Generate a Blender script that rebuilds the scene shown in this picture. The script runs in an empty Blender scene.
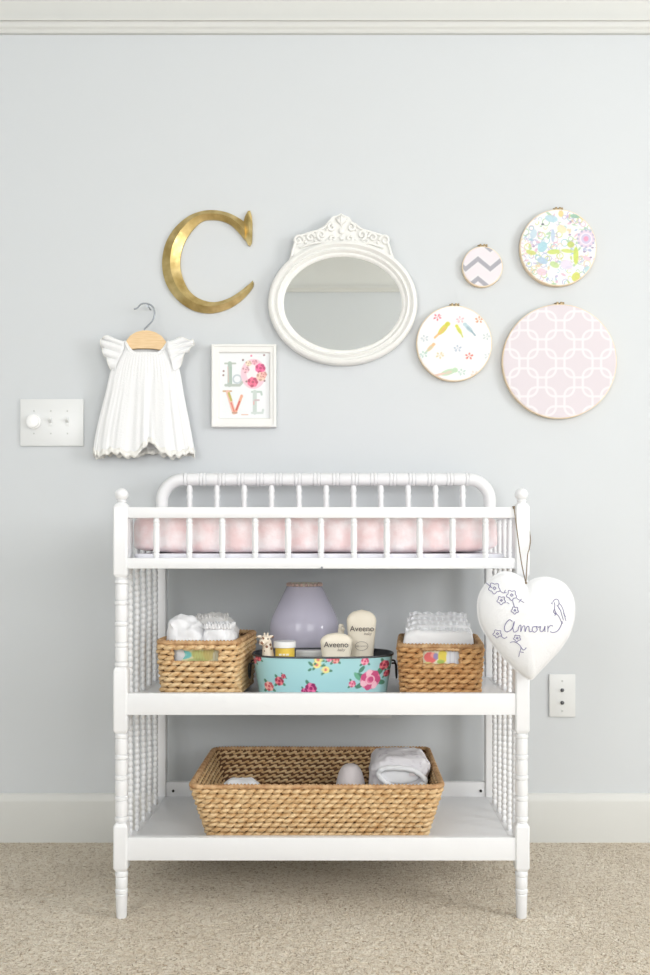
import bpy, bmesh, math, random
import numpy as np
from mathutils import Vector, Matrix, noise

# ------------------------------------------------------------------ camera, world, light, exposure
SC = bpy.context.scene
COL = SC.collection
PI = math.pi
CAM_D, CAM_H, FPX = 2.0, 0.794, 950.0        # camera 2 m in front of the table's front plane (y = 0)
WALL = 0.505                                  # y of the back wall's face
cam_d = bpy.data.cameras.new('camera')
cam = bpy.data.objects.new('camera', cam_d); COL.objects.link(cam)
cam.location = (0, -CAM_D, CAM_H); cam.rotation_euler = (PI/2, 0, 0)
cam_d.sensor_fit = 'VERTICAL'; cam_d.sensor_height = 36; cam_d.sensor_width = 24
cam_d.lens = FPX*36/975
cam_d.shift_x = -20/975; cam_d.shift_y = 52.5/975
cam_d.clip_start = 0.05
SC.camera = cam

w = bpy.data.worlds.new('world'); SC.world = w; w.use_nodes = True
w.node_tree.nodes['Background'].inputs[0].default_value = (.86, .92, 1, 1)
w.node_tree.nodes['Background'].inputs[1].default_value = 1.0

RX0, RX1, RY0, CEIL = -2.1, 2.9, -3.15, 2.44   # room shell
WIN_R = (-2.2, -1.0, 0.8, 2.15)               # right wall window y0,y1,z0,z1
FILL_WIN_B = (0.6, 2.2, 0.8, 2.15)                # window added behind the camera for fill light, x0,x1,z0,z1
def area(name, loc, rot, sx, sy, power, col):
    l = bpy.data.lights.new(name, 'AREA'); l.shape = 'RECTANGLE'; l.size = sx; l.size_y = sy
    l.energy = power; l.color = col
    o = bpy.data.objects.new(name, l); COL.objects.link(o); o.location = loc; o.rotation_euler = rot
    return o
FILL_WIN_L = (-1.9, -0.6, 0.8, 2.15)                   # second window added behind the camera, for fill from the left
area('daylight_right_window', (RX1+.06, (WIN_R[0]+WIN_R[1])/2, (WIN_R[2]+WIN_R[3])/2), (PI/2, 0, PI/2), 1.2, 1.35, 66, (1, .99, .975))
for wn_, pw_ in ((FILL_WIN_B, 36), (FILL_WIN_L, 32)):
    area('added_front_fill', ((wn_[0]+wn_[1])/2, RY0-.06, (wn_[2]+wn_[3])/2), (PI/2, 0, 0), wn_[1]-wn_[0], wn_[3]-wn_[2], pw_, (1, .99, .975))  # unseen fill lamps, added to soften the light from the right

SC.view_settings.view_transform = 'Standard'
SC.view_settings.look = 'None'
SC.view_settings.gamma = 1
SC.view_settings.use_curve_mapping = False
SC.view_settings.exposure = 0.03

# ------------------------------------------------------------------ helpers
def FX(px, y=0.0): return (px-345)*(CAM_D+y)/FPX
def FZ(py, y=0.0): return CAM_H+(540-py)*(CAM_D+y)/FPX
def lin(c):
    c = np.asarray(c, float)/255
    return np.where(c <= .04045, c/12.92, ((c+.055)/1.055)**2.4)
def L4(c): return tuple(float(v) for v in lin(c))+(1,)

def mat(name, rgb, rough=.5, metal=0, bump=0, bscale=200, var=0, vscale=8, rgb2=None, trans=0, stretch=None, sheen=0, sss=0, bdist=.001):
    m = bpy.data.materials.new(name); m.use_nodes = True
    nt = m.node_tree; b = nt.nodes['Principled BSDF']
    b.inputs['Base Color'].default_value = L4(rgb)
    b.inputs['Roughness'].default_value = rough; b.inputs['Metallic'].default_value = metal
    if trans: b.inputs['Transmission Weight'].default_value = trans
    if sheen: b.inputs['Sheen Weight'].default_value = sheen
    if bump or rgb2 is not None:
        tc = nt.nodes.new('ShaderNodeTexCoord'); mp = nt.nodes.new('ShaderNodeMapping')
        nt.links.new(tc.outputs['Object'], mp.inputs['Vector'])
        if stretch: mp.inputs['Scale'].default_value = stretch
    if rgb2 is not None:
        n = nt.nodes.new('ShaderNodeTexNoise'); n.inputs['Scale'].default_value = vscale; n.inputs['Detail'].default_value = 4
        r = nt.nodes.new('ShaderNodeValToRGB'); r.color_ramp.elements[0].position = .35; r.color_ramp.elements[1].position = .65
        r.color_ramp.elements[0].color = L4(rgb); r.color_ramp.elements[1].color = L4(rgb2)
        nt.links.new(mp.outputs[0], n.inputs['Vector']); nt.links.new(n.outputs['Fac'], r.inputs[0]); nt.links.new(r.outputs[0], b.inputs['Base Color'])
    if bump:
        n = nt.nodes.new('ShaderNodeTexNoise'); n.inputs['Scale'].default_value = bscale; n.inputs['Detail'].default_value = 3
        bp = nt.nodes.new('ShaderNodeBump'); bp.inputs['Strength'].default_value = bump; bp.inputs['Distance'].default_value = bdist
        nt.links.new(mp.outputs[0], n.inputs['Vector']); nt.links.new(n.outputs['Fac'], bp.inputs['Height']); nt.links.new(bp.outputs[0], b.inputs['Normal'])
    return m
def attr_mat(name, rough=.8, bump=.15):
    m = mat(name, (255, 255, 255), rough, bump=bump, bscale=900, bdist=.0004)
    nt = m.node_tree; a = nt.nodes.new('ShaderNodeAttribute'); a.attribute_name = 'print'
    nt.links.new(a.outputs['Color'], nt.nodes['Principled BSDF'].inputs['Base Color'])
    return m

WLOC = {}
def root(name, loc, label, cat, group=None, rz=0):
    o = bpy.data.objects.new(name, None); COL.objects.link(o); o.empty_display_size = .05
    o.location = loc; o.rotation_euler = (0, 0, rz)
    o['label'] = label; o['category'] = cat
    if group: o['group'] = group
    WLOC[o.name] = Vector(loc)
    return o
def geo(name, vf, m, parent=None, smooth=35, local=False, bevel=0, label=None, kind=None, solid=0, origin=None):
    """vf = (verts, faces) in world coordinates (or, local, in the parent root's)"""
    V, F = vf[0], vf[1]
    V = np.array([tuple(v) for v in V], float)
    c = Vector((V.min(0)+V.max(0))/2) if origin is None else Vector(origin)
    V = V-np.array(c)
    me = bpy.data.meshes.new(name)
    me.from_pydata(V.tolist(), [], [tuple(f) for f in F])
    if bevel:
        bm = bmesh.new(); bm.from_mesh(me)
        es = [e for e in bm.edges if len(e.link_faces) == 2 and e.calc_face_angle(0) > .6]
        bmesh.ops.bevel(bm, geom=es, offset=bevel, segments=2, affect='EDGES', profile=.6)
        bm.to_mesh(me); bm.free()
    me.validate(); me.update()
    bm = bmesh.new(); bm.from_mesh(me); bmesh.ops.recalc_face_normals(bm, faces=bm.faces); bm.to_mesh(me); bm.free()
    for mm in (m if isinstance(m, (list, tuple)) else [m]): me.materials.append(mm)
    if smooth:
        for p in me.polygons: p.use_smooth = True
        me.set_sharp_from_angle(angle=math.radians(smooth))
    o = bpy.data.objects.new(name, me); COL.objects.link(o)
    if parent is not None:
        o.parent = parent
        if local: o.location = c; WLOC[o.name] = c
        else: o.location = c-WLOC[parent.name]; WLOC[o.name] = c
    else:
        o.location = c; WLOC[o.name] = c
    if local and parent is not None and parent.parent is not None: o.location = c-WLOC[parent.name]
    if label: o['label'] = label
    if kind: o['kind'] = kind
    if solid:
        s = o.modifiers.new('solid', 'SOLIDIFY'); s.thickness = solid; s.offset = 0
    return o
def tag(o, label, cat, group=None):
    o['label'] = label; o['category'] = cat
    if group: o['group'] = group
    return o
def join(*ps):
    V, F = [], []
    for v, f in ps:
        n = len(V); V += [tuple(a) for a in v]; F += [tuple(i+n for i in g) for g in f]
    return V, F
def box(x0, x1, y0, y1, z0, z1):
    V = [(x, y, z) for x in (x0, x1) for y in (y0, y1) for z in (z0, z1)]
    return V, [(0, 1, 3, 2), (4, 6, 7, 5), (0, 4, 5, 1), (2, 3, 7, 6), (0, 2, 6, 4), (1, 5, 7, 3)]
def lathe(prof, c=(0, 0, 0), axis='z', n=20, sx=1, sy=1):
    """prof = [(h, r)...]"""
    V, F = [], []
    for h, r in prof:
        for k in range(n):
            a = 2*PI*k/n; p = (r*math.cos(a)*sx, r*math.sin(a)*sy, h)
            if axis == 'x': p = (p[2], p[0], p[1])
            elif axis == 'y': p = (p[0], p[2], p[1])
            V.append((p[0]+c[0], p[1]+c[1], p[2]+c[2]))
    m = len(prof)
    for i in range(m-1):
        for k in range(n): F.append((i*n+k, i*n+(k+1) % n, (i+1)*n+(k+1) % n, (i+1)*n+k))
    F.append(tuple(range(n))); F.append(tuple(reversed(range((m-1)*n, m*n))))
    return V, F
def tube(pts, r, n=8, closed=False, ry=None):
    """sweep a circle along pts; r number or list"""
    P = [Vector(p) for p in pts]; N = len(P)
    R = r if hasattr(r, '__len__') else [r]*N
    V, F = [], []
    T = []
    for i in range(N):
        a = P[(i-1) % N] if (closed or i > 0) else P[i]; b = P[(i+1) % N] if (closed or i < N-1) else P[i]
        T.append((b-a).normalized())
    up = Vector((0, 0, 1)) if abs(T[0].z) < .9 else Vector((0, 1, 0))
    if closed:                                   # frame from the loop's own plane, so that the ends meet
        ext = [max(p[q] for p in P)-min(p[q] for p in P) for q in range(3)]
        up = Vector([1.0 if q == ext.index(min(ext)) else 0.0 for q in range(3)])
    nrm = (up-T[0]*up.dot(T[0])).normalized()
    for i in range(N):
        nrm = ((up if closed else nrm)-T[i]*(up if closed else nrm).dot(T[i])).normalized(); bn = T[i].cross(nrm)
        for k in range(n):
            a = 2*PI*k/n
            V.append(P[i]+nrm*(R[i]*math.cos(a))+bn*(R[i]*math.sin(a)))
    M = N if closed else N-1
    for i in range(M):
        j = (i+1) % N
        for k in range(n): F.append((i*n+k, i*n+(k+1) % n, j*n+(k+1) % n, j*n+k))
    if not closed:
        F.append(tuple(range(n))); F.append(tuple(reversed(range((N-1)*n, N*n))))
    return V, F
def spline(pts, sub=6, closed=False):
    P = [Vector(p) for p in pts]; N = len(P); out = []
    rng = range(N) if closed else range(N-1)
    for i in rng:
        g = lambda k: P[k % N] if closed else P[min(max(k, 0), N-1)]
        p0, p1, p2, p3 = g(i-1), g(i), g(i+1), g(i+2)
        for s in range(sub):
            t = s/sub
            out.append(.5*((2*p1)+(p2-p0)*t+(2*p0-5*p1+4*p2-p3)*t*t+(3*p1-p0-3*p2+p3)*t**3))
    if not closed: out.append(P[-1])
    return out
def extr(outline, y0, y1, inset=0, isc=None):
    """prism of an x-z outline between y0 and y1"""
    n = len(outline)
    V = [(x, y0, z) for x, z in outline]+[(x, y1, z) for x, z in outline]
    F = [tuple(range(n)), tuple(range(2*n-1, n-1, -1))]+[(i, (i+1) % n, n+(i+1) % n, n+i) for i in range(n)]
    return V, F
def sphere(c, r, n=12, m=8, sq=1.0):
    rx, ry, rz = r if hasattr(r, '__len__') else (r, r, r)
    V, F = [], []
    sg = lambda v: math.copysign(abs(v)**sq, v)
    for i in range(m+1):
        th = PI*(i+.001*(i == 0)-.001*(i == m))/m
        for k in range(n):
            ph = 2*PI*k/n
            V.append((c[0]+rx*sg(math.sin(th))*sg(math.cos(ph)), c[1]+ry*sg(math.sin(th))*sg(math.sin(ph)), c[2]+rz*sg(math.cos(th))))
    for i in range(m):
        for k in range(n): F.append((i*n+k, i*n+(k+1) % n, (i+1)*n+(k+1) % n, (i+1)*n+k))
    F.append(tuple(range(n))); F.append(tuple(range(m*n, (m+1)*n)))
    return V, F
def struct(name, vf, m, **k):
    o = geo(name, vf, m, **k); o['kind'] = 'structure'; return o

# a small raster used as the dye of printed cloth, paper and tin (sampled into a colour attribute)
class Canvas:
    def __init__(s, w, h, bg, ss=4, x0=0, y0=0):
        s.ss, s.x0, s.y0 = ss, x0, y0
        s.W, s.H = int(w*ss), int(h*ss)
        s.a = np.ones((s.H, s.W, 3))*np.array(bg, float)
        yy, xx = np.mgrid[0:s.H, 0:s.W]; s.X = xx/ss+x0; s.Y = yy/ss+y0
    def put(s, d, col, al=1, soft=.5):
        m = np.clip(.5-d/soft, 0, 1)[..., None]*al
        s.a = s.a*(1-m)+np.array(col, float)*m
    def ell(s, cx, cy, rx, ry, col, rot=0, al=1, soft=.6):
        c, n = math.cos(rot), math.sin(rot); X = s.X-cx; Y = s.Y-cy
        u = (X*c+Y*n)/rx; v = (-X*n+Y*c)/ry
        s.put((np.sqrt(u*u+v*v)-1)*min(rx, ry), col, al, soft)
    def ring(s, cx, cy, r, w, col, al=1): s.put(np.abs(np.hypot(s.X-cx, s.Y-cy)-r)-w/2, col, al)
    def line(s, pts, w, col, al=1):
        d = np.full(s.X.shape, 1e9)
        for (ax, ay), (bx, by) in zip(pts, pts[1:]):
            L = (bx-ax)**2+(by-ay)**2+1e-9
            t = np.clip(((s.X-ax)*(bx-ax)+(s.Y-ay)*(by-ay))/L, 0, 1)
            d = np.minimum(d, np.hypot(s.X-ax-t*(bx-ax), s.Y-ay-t*(by-ay)))
        s.put(d-w/2, col, al)
    def get(s, x, y):
        i = np.clip(((np.asarray(y)-s.y0)*s.ss).astype(int), 0, s.H-1); j = np.clip(((np.asarray(x)-s.x0)*s.ss).astype(int), 0, s.W-1)
        return s.a[i, j]
def paint(o, cols, fade=0, to=(246, 245, 245)):
    """cols = (N,3) sRGB 0..255 per vertex; fade = how washed out the dye is"""
    cols = np.asarray(cols)*(1-fade)+np.array(to, float)*fade
    me = o.data; at = me.color_attributes.new('print', 'FLOAT_COLOR', 'POINT')
    c = np.ones((len(me.vertices), 4)); c[:, :3] = lin(cols)
    at.data.foreach_set('color', c.ravel().astype(np.float32))
def verts_np(o):
    a = np.zeros(len(o.data.vertices)*3); o.data.vertices.foreach_get('co', a); return a.reshape(-1, 3)

# ------------------------------------------------------------------ materials
M = {}
M['wall'] = mat('pale_grey_wall_paint', (207, 211, 214), .75, bump=.08, bscale=260, bdist=.0006)
M['trim'] = mat('white_trim_paint', (212, 213, 210), .45)
M['ceil'] = mat('ceiling_paint', (228, 229, 227), .8)
M['white'] = mat('white_painted_wood', (230, 231, 233), .32, bump=.05, bscale=60, bdist=.0005)
M['plate'] = mat('white_plate_plastic', (224, 226, 226), .3)
M['plate_light'] = mat('bright_white_plastic', (244, 245, 245), .25)
M['dark'] = mat('dark_metal', (60, 58, 56), .4, .6)
M['chrome'] = mat('chrome_wire', (150, 156, 162), .3, .9)
M['brass'] = mat('brass_screw', (168, 150, 118), .35, .9)
M['hoopwood'] = mat('beech_hoop_wood', (238, 222, 196), .5, bump=.1, bscale=120, rgb2=(230, 208, 176), vscale=40)
M['hangwood'] = mat('pale_hanger_wood', (233, 203, 158), .42, rgb2=(222, 188, 140), vscale=30, stretch=(1, 6, 10))
M['gold'] = mat('brushed_gold_leaf', (222, 200, 142), .33, .9, bump=.35, bscale=55, rgb2=(184, 158, 98), vscale=26, bdist=.002)
M['frame'] = mat('white_frame_paint', (234, 234, 231), .42)
M['mirror'] = mat('mirror_silver', (246, 247, 245), .015, 1)
M['dress'] = mat('white_cotton_eyelet', (238, 239, 240), .85, bump=.7, bscale=300, bdist=.0012, sheen=.2)
M['lace'] = mat('cream_lace_edging', (238, 237, 232), .85, bump=.6, bscale=700, bdist=.001)
M['pink'] = mat('pink_terry_cover', (237, 210, 211), .9, bump=.5, bscale=70, rgb2=(245, 236, 238), vscale=26, bdist=.003, sheen=.3)
M['liner'] = mat('white_quilted_base', (232, 232, 240), .5)
M['weave'] = mat('seagrass_weave', (228, 200, 156), .62, bump=.5, bscale=60, rgb2=(196, 156, 106), vscale=45, stretch=(1, 1, 3.5), bdist=.0015)
M['weave2'] = mat('amber_seagrass_weave', (216, 172, 118), .6, bump=.5, bscale=60, rgb2=(180, 130, 80), vscale=45, stretch=(1, 1, 3.5), bdist=.0015)
M['weave_rim'] = mat('seagrass_rim_wrap', (214, 178, 134), .65, bump=.5, bscale=90, rgb2=(172, 128, 86), vscale=70, bdist=.001)
M['weave_in'] = mat('dark_gap_liner', (96, 64, 36), .8)  # dark sheet colour that puts shade into the gaps of the weave
M['diaper'] = mat('white_diaper_cloth', (236, 237, 240), .85, bump=.4, bscale=60, bdist=.002, sheen=.2)
M['diaper_grey'] = mat('pale_grey_muslin', (228, 227, 226), .85, bump=.4, bscale=80, bdist=.002)
M['lilac'] = mat('pale_lilac_knit', (224, 217, 218), .9, bump=.6, bscale=300, bdist=.001)
M['cream'] = mat('cream_plastic', (250, 242, 224), .33)
M['yellow'] = mat('yellow_label_plastic', (240, 206, 84), .4)
M['screw'] = mat('painted_screw', (196, 198, 196), .4)
M['ink'] = mat('grey_brown_ink', (92, 84, 84), .6)
M['ink_light'] = mat('pale_grey_ink', (168, 158, 150), .6)
M['thread'] = mat('slate_violet_thread', (120, 116, 158), .7)
M['twine'] = mat('jute_twine', (128, 112, 92), .9, bump=.5, bscale=500)
M['heart'] = mat('off_white_linen', (228, 229, 231), .85, bump=.6, bscale=500, bdist=.0012, sheen=.2)
M['bead'] = mat('rose_gold_beads', (216, 190, 182), .4, .3)
M['zinc'] = mat('grey_zinc', (92, 94, 98), .45, .7)
M['print'] = attr_mat('printed_cotton')
M['paper'] = attr_mat('printed_paper', .5, 0)
M['tin'] = attr_mat('printed_tin', .35, 0)
M['plush'] = mat('spotted_toy_rubber', (240, 228, 208), .5)
def _spots(m):
    nt = m.node_tree; b = nt.nodes['Principled BSDF']
    tc = nt.nodes.new('ShaderNodeTexCoord'); v = nt.nodes.new('ShaderNodeTexVoronoi'); v.inputs['Scale'].default_value = 95
    r = nt.nodes.new('ShaderNodeValToRGB'); r.color_ramp.interpolation = 'CONSTANT'
    r.color_ramp.elements[0].color = L4((138, 98, 72)); r.color_ramp.elements[1].color = L4((242, 230, 212)); r.color_ramp.elements[1].position = .3
    nt.links.new(tc.outputs['Object'], v.inputs['Vector']); nt.links.new(v.outputs['Distance'], r.inputs[0]); nt.links.new(r.outputs[0], b.inputs['Base Color'])
_spots(M['plush'])
def _lavender():
    m = mat('frosted_lavender_shade', (216, 213, 232), .10)
    b = m.node_tree.nodes['Principled BSDF']
    b.inputs['Transmission Weight'].default_value = .06; b.inputs['Coat Weight'].default_value = .4; b.inputs['IOR'].default_value = 1.25
    return m
M['lavender'] = _lavender()
def _carpet():
    m = bpy.data.materials.new('beige_cut_pile_carpet'); m.use_nodes = True; nt = m.node_tree; b = nt.nodes['Principled BSDF']
    b.inputs['Roughness'].default_value = 1; b.inputs['Sheen Weight'].default_value = .15; b.inputs['Specular IOR Level'].default_value = .1
    tc = nt.nodes.new('ShaderNodeTexCoord')
    wn = nt.nodes.new('ShaderNodeTexNoise'); wn.inputs['Scale'].default_value = 125; wn.inputs['Detail'].default_value = 2.5; wn.inputs['Distortion'].default_value = 1.6
    nt.links.new(tc.outputs['Object'], wn.inputs['Vector'])
    r = nt.nodes.new('ShaderNodeValToRGB')
    r.color_ramp.elements[0].position = .3; r.color_ramp.elements[0].color = L4((176, 154, 126))
    r.color_ramp.elements[1].position = .56; r.color_ramp.elements[1].color = L4((250, 240, 222))
    e = r.color_ramp.elements.new(.43); e.color = L4((232, 216, 192))
    nt.links.new(wn.outputs['Fac'], r.inputs[0])
    big = nt.nodes.new('ShaderNodeTexNoise'); big.inputs['Scale'].default_value = 4; big.inputs['Detail'].default_value = 3
    nt.links.new(tc.outputs['Object'], big.inputs['Vector'])
    mx = nt.nodes.new('ShaderNodeMix'); mx.data_type = 'RGBA'; mx.blend_type = 'MULTIPLY'
    r2 = nt.nodes.new('ShaderNodeValToRGB'); r2.color_ramp.elements[0].color = (.88, .86, .84, 1); r2.color_ramp.elements[1].color = (1, 1, 1, 1)
    r2.color_ramp.elements[0].position = .3; r2.color_ramp.elements[1].position = .7
    nt.links.new(big.outputs['Fac'], r2.inputs[0])
    mx.inputs[0].default_value = 1; nt.links.new(r.outputs[0], mx.inputs[6]); nt.links.new(r2.outputs[0], mx.inputs[7]); nt.links.new(mx.outputs[2], b.inputs['Base Color'])
    bp = nt.nodes.new('ShaderNodeBump'); bp.inputs['Strength'].default_value = 1; bp.inputs['Distance'].default_value = .012
    nt.links.new(wn.outputs['Fac'], bp.inputs['Height']); nt.links.new(bp.outputs[0], b.inputs['Normal'])
    return m
M['carpet'] = _carpet()

# ------------------------------------------------------------------ the room
T = .12
struct('floor', box(RX0-T, RX1+T, RY0-T, WALL+T, -.1, 0), M['carpet'], smooth=0, origin=(0, 0, 0))
struct('ceiling', box(RX0-T, RX1+T, RY0-T, WALL+T, CEIL, CEIL+.1), M['ceil'], smooth=0)
struct('wall_back', box(RX0-T, RX1+T, WALL, WALL+T, 0, CEIL), M['wall'], smooth=0)
struct('wall_left', box(RX0-T, RX0, RY0, WALL, 0, CEIL), M['wall'], smooth=0)
y0, y1, z0, z1 = WIN_R
struct('wall_right', join(box(RX1, RX1+T, RY0, y0, 0, CEIL), box(RX1, RX1+T, y1, WALL, 0, CEIL), box(RX1, RX1+T, y0, y1, 0, z0), box(RX1, RX1+T, y0, y1, z1, CEIL)), M['wall'], smooth=0)
x0, x1, zb0, zb1 = FILL_WIN_B
struct('wall_front', join(box(RX0-T, FILL_WIN_L[0], RY0-T, RY0, 0, CEIL), box(FILL_WIN_L[1], x0, RY0-T, RY0, 0, CEIL), box(x1, RX1+T, RY0-T, RY0, 0, CEIL), *[box(q[0], q[1], RY0-T, RY0, a_, b_) for q in (FILL_WIN_B, FILL_WIN_L) for a_, b_ in ((0, zb0), (zb1, CEIL))]), M['wall'], smooth=0)
def frame_y(x, y0, y1, z0, z1, s):   # window frame in a plane x = const
    a = .04; ps = []
    for (ya, yb, za, zb) in ((y0, y0+a, z0, z1), (y1-a, y1, z0, z1), (y0+a, y1-a, z0, z0+a), (y0+a, y1-a, z1-a, z1), ((y0+y1)/2-.015, (y0+y1)/2+.015, z0+a, z1-a), (y0+a, y1-a, (z0+z1)/2-.015, (z0+z1)/2+.015)):
        ps.append(box(x, x+.03, ya, yb, za, zb))
    return join(*ps)
struct('window_1', frame_y(RX1+.01, y0, y1, z0, z1, 1), M['trim'], smooth=0)
for i, q in enumerate((FILL_WIN_B, FILL_WIN_L)):
    v, f = frame_y(0, q[0], q[1], zb0, zb1, 1)
    struct('window_%d' % (i+2), ([(b, RY0-.04+a, c) for a, b, c in v], f), M['trim'], smooth=0)  # frames for the two added fill openings

def sweep_profile(prof, axis):     # prof of (out, z) run along a wall; 'back','left','right','front'
    n = len(prof); V = []
    for e in (0, 1):
        for o_, z_ in prof:
            if axis == 'back': V.append(((RX0, RX1)[e], WALL-o_, z_))
            elif axis == 'front': V.append(((RX0, RX1)[e], RY0+o_, z_))
            elif axis == 'left': V.append((RX0+o_, (RY0, WALL)[e], z_))
            else: V.append((RX1-o_, (RY0, WALL)[e], z_))
    return V, [tuple(range(n)), tuple(range(2*n-1, n-1, -1))]+[(i, (i+1) % n, n+(i+1) % n, n+i) for i in range(n)]
zt = FZ(794, WALL-.012)
base_prof = [(0, 0), (.013, 0), (.013, zt-.022), (.012, zt-.016), (.009, zt-.010), (.0075, zt-.004), (.004, zt), (0, zt)]
c0, c1 = FZ(35, WALL), FZ(19.5, WALL-.03)
crown_prof = [(0, c0), (.010, c0), (.013, c0+.004), (.013, c0+.008), (.018, c0+.013), (.022, c0+.024), (.03, c0+.032), (.03, c1-.002), (.028, c1), (.019, c1), (.019, CEIL), (0, CEIL)]
for s in ('back', 'left', 'right', 'front'):
    struct('baseboard_'+s, sweep_profile(base_prof, s), M['trim'], smooth=25)
for i, s in enumerate(('back', 'left', 'right', 'front')):
    struct('trim_%d' % (i+1), sweep_profile(crown_prof, s), M['trim'], smooth=25)

# ------------------------------------------------------------------ changing table
XL, XR, YB = -.4702, .3715, .44
S = .0150                                      # half the square of a front post
tab = root('changing_table', ((XL+XR)/2, .22, 0), 'white spindle changing table with two shelves standing on the beige carpet', 'changing table')
def sq_section(x, y, z0, z1, s, c=.003):
    prof = [(z0, .72), (z0+.006, .97), (z0+.008, 1), (z1-.008, 1), (z1-.006, .97), (z1, .72)]
    V, F = [], []
    loop = [(1, 1-c/s), (1-c/s, 1), (-1+c/s, 1), (-1, 1-c/s), (-1, -1+c/s), (-1+c/s, -1), (1-c/s, -1), (1, -1+c/s)]
    for z, k in prof:
        for a, b in loop: V.append((x+a*s*k, y+b*s*k, z))
    for i in range(len(prof)-1):
        for k in range(8): F.append((i*8+k, i*8+(k+1) % 8, (i+1)*8+(k+1) % 8, (i+1)*8+k))
    F.append(tuple(range(8))); F.append(tuple(range(40, 48)))
    return V, F
def turned(zt_, zb_, rings, r=.0128, rr=.0138, g=.0112):
    """barrels between thin rings; profile upward"""
    zt_, zb_ = max(zt_, zb_), min(zt_, zb_)
    pr = [(zb_, g)]
    for q in sorted(rings):
        pr += [(q-.0065, r), (q-.005, g), (q-.0035, rr), (q, rr+.0006), (q+.0035, rr), (q+.005, g), (q+.0065, r)]
    pr += [(zt_, g)]
    return sorted([p for p in pr if zb_ <= p[0] <= zt_], key=lambda p: p[0])
def bulge(pr, r):                                # swell the barrels a little between the rings
    out = []
    for (a, b), (c, d) in zip(pr, pr[1:]):
        out.append((a, b))
        if c-a > .015:
            out += [(a+(c-a)*.15, r*1.03), (a+(c-a)*.5, r*1.06), (a+(c-a)*.85, r*1.03)]
    out.append(pr[-1]); return out
def front_post(x):
    z = lambda p: FZ(p, 0)
    parts = [sq_section(x, 0, z(577.5), z(504), S), sq_section(x, 0, z(733), z(666.5), S), sq_section(x, 0, z(870), z(822), S)]
    parts.append(lathe(bulge(turned(z(667), z(577), [z(k) for k in (581.5, 602.5, 623.5, 644.5, 664)]), .0128), (x, 0, 0)))
    parts.append(lathe(bulge(turned(z(822.5), z(732.5), [z(k) for k in (735.5, 756.5, 777, 797.5, 818)]), .0128), (x, 0, 0)))
    foot = [(0, .0100), (.003, .0110), (z(894), .0125)]+[(z(893), .0108), (z(892), .0132), (z(889), .0132), (z(888), .0112), (z(886), .0126), (z(877), .0126), (z(876), .0112), (z(875), .0135), (z(872), .0135), (z(870), .011)]
    parts.append(lathe(foot, (x, 0, 0)))
    return parts
def finial(x):
    z = FZ(505, 0); R = .0142
    pr = [(z, .0125), (z+.003, .0115), (z+.005, .0085), (z+.007, .0095), (z+.009, .0105)]
    zc = FZ(494.6, 0)
    for k in range(9):
        a = -.95+k*(PI/2+.95)/8; pr.append((zc+.0135*math.sin(a), max(R*math.cos(a), .0008)))
    return pr
for x in (XL, XR):
    p = geo('post', join(*front_post(x)), M['white'], tab)
    geo('finial', lathe(finial(x), (x, 0, 0)), M['white'], p)
for x in (XL, XR):                               # rear posts are plain squares on turned feet
    z = lambda q: FZ(q, 0)
    parts = [sq_section(x, YB, z(870), z(560), .0125, .002)]
    parts.append(lathe([(0, .0098), (.04, .0125), (.05, .0108), (.052, .0132), (.058, .0132), (.06, .0112), (z(870)+.002, .0112)], (x, YB, 0)))
    geo('post', join(*parts), M['white'], tab)
# rails, shelves
zr1, zr0 = FZ(507.3, 0), FZ(518, 0)
zb1_, zb0_ = FZ(558, 0), FZ(568.5, 0)
def rail(name, *b, bev=.0015): return geo(name, box(*b), M['white'], tab, bevel=bev)
rail('top_rail', XL+S-.002, XR-S+.002, -.009, .009, zr0, zr1)
rail('bottom_rail', XL+S-.002, XR-S+.002, -.011, .009, zb0_, zb1_)
for x in (XL, XR):
    rail('side_top_rail', x-.008, x+.008, S-.002, YB-.011, zr0+.002, zr1-.002)
    rail('side_bottom_rail', x-.008, x+.008, S-.002, YB-.011, zb0_, zb1_-.002)
rail('back_bottom_rail', XL+.011, XR-.011, YB-.009, YB+.009, zb0_, zb1_)
rail('tray_board', XL+.008, XR-.008, .009, YB-.009, zb0_+.006, zb1_-.003)
SH = {}
for nm, a, b, s in (('mid', 692.5, 714, 706), ('low', 836, 858.8, 852)):
    za, zb_, zs = FZ(a, 0), FZ(b, 0), FZ(s, 0); SH[nm] = zs
    rail('shelf_apron', XL+S-.002, XR-S+.002, -.012, .006, zb_, za)
    rail('shelf_apron', XL+.011, XR-.011, YB-.008, YB+.008, zb_, za+.003)
    rail('shelf', XL+.009, XR-.009, .006, YB-.008, zb_+.004, zs, bev=.001)
    for x in (XL, XR): rail('side_rail', x-.009, x+.009, S-.002, YB-.011, zb_+.002, zs)
    for px in (173.8, 480.3):
        geo('screw', lathe([(YB-.0105, .0034), (YB-.0078, .0034)], (FX(px, YB), 0, FZ(790 if nm == 'low' else 672, YB)), 'y', 10), M['dark'], tab, label='dark recessed screw')
geo('screw', lathe([(-.0135, .0022), (-.0105, .0026)], (FX(322), 0, FZ(567.5)), 'y', 10), M['chrome'], tab)
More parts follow.
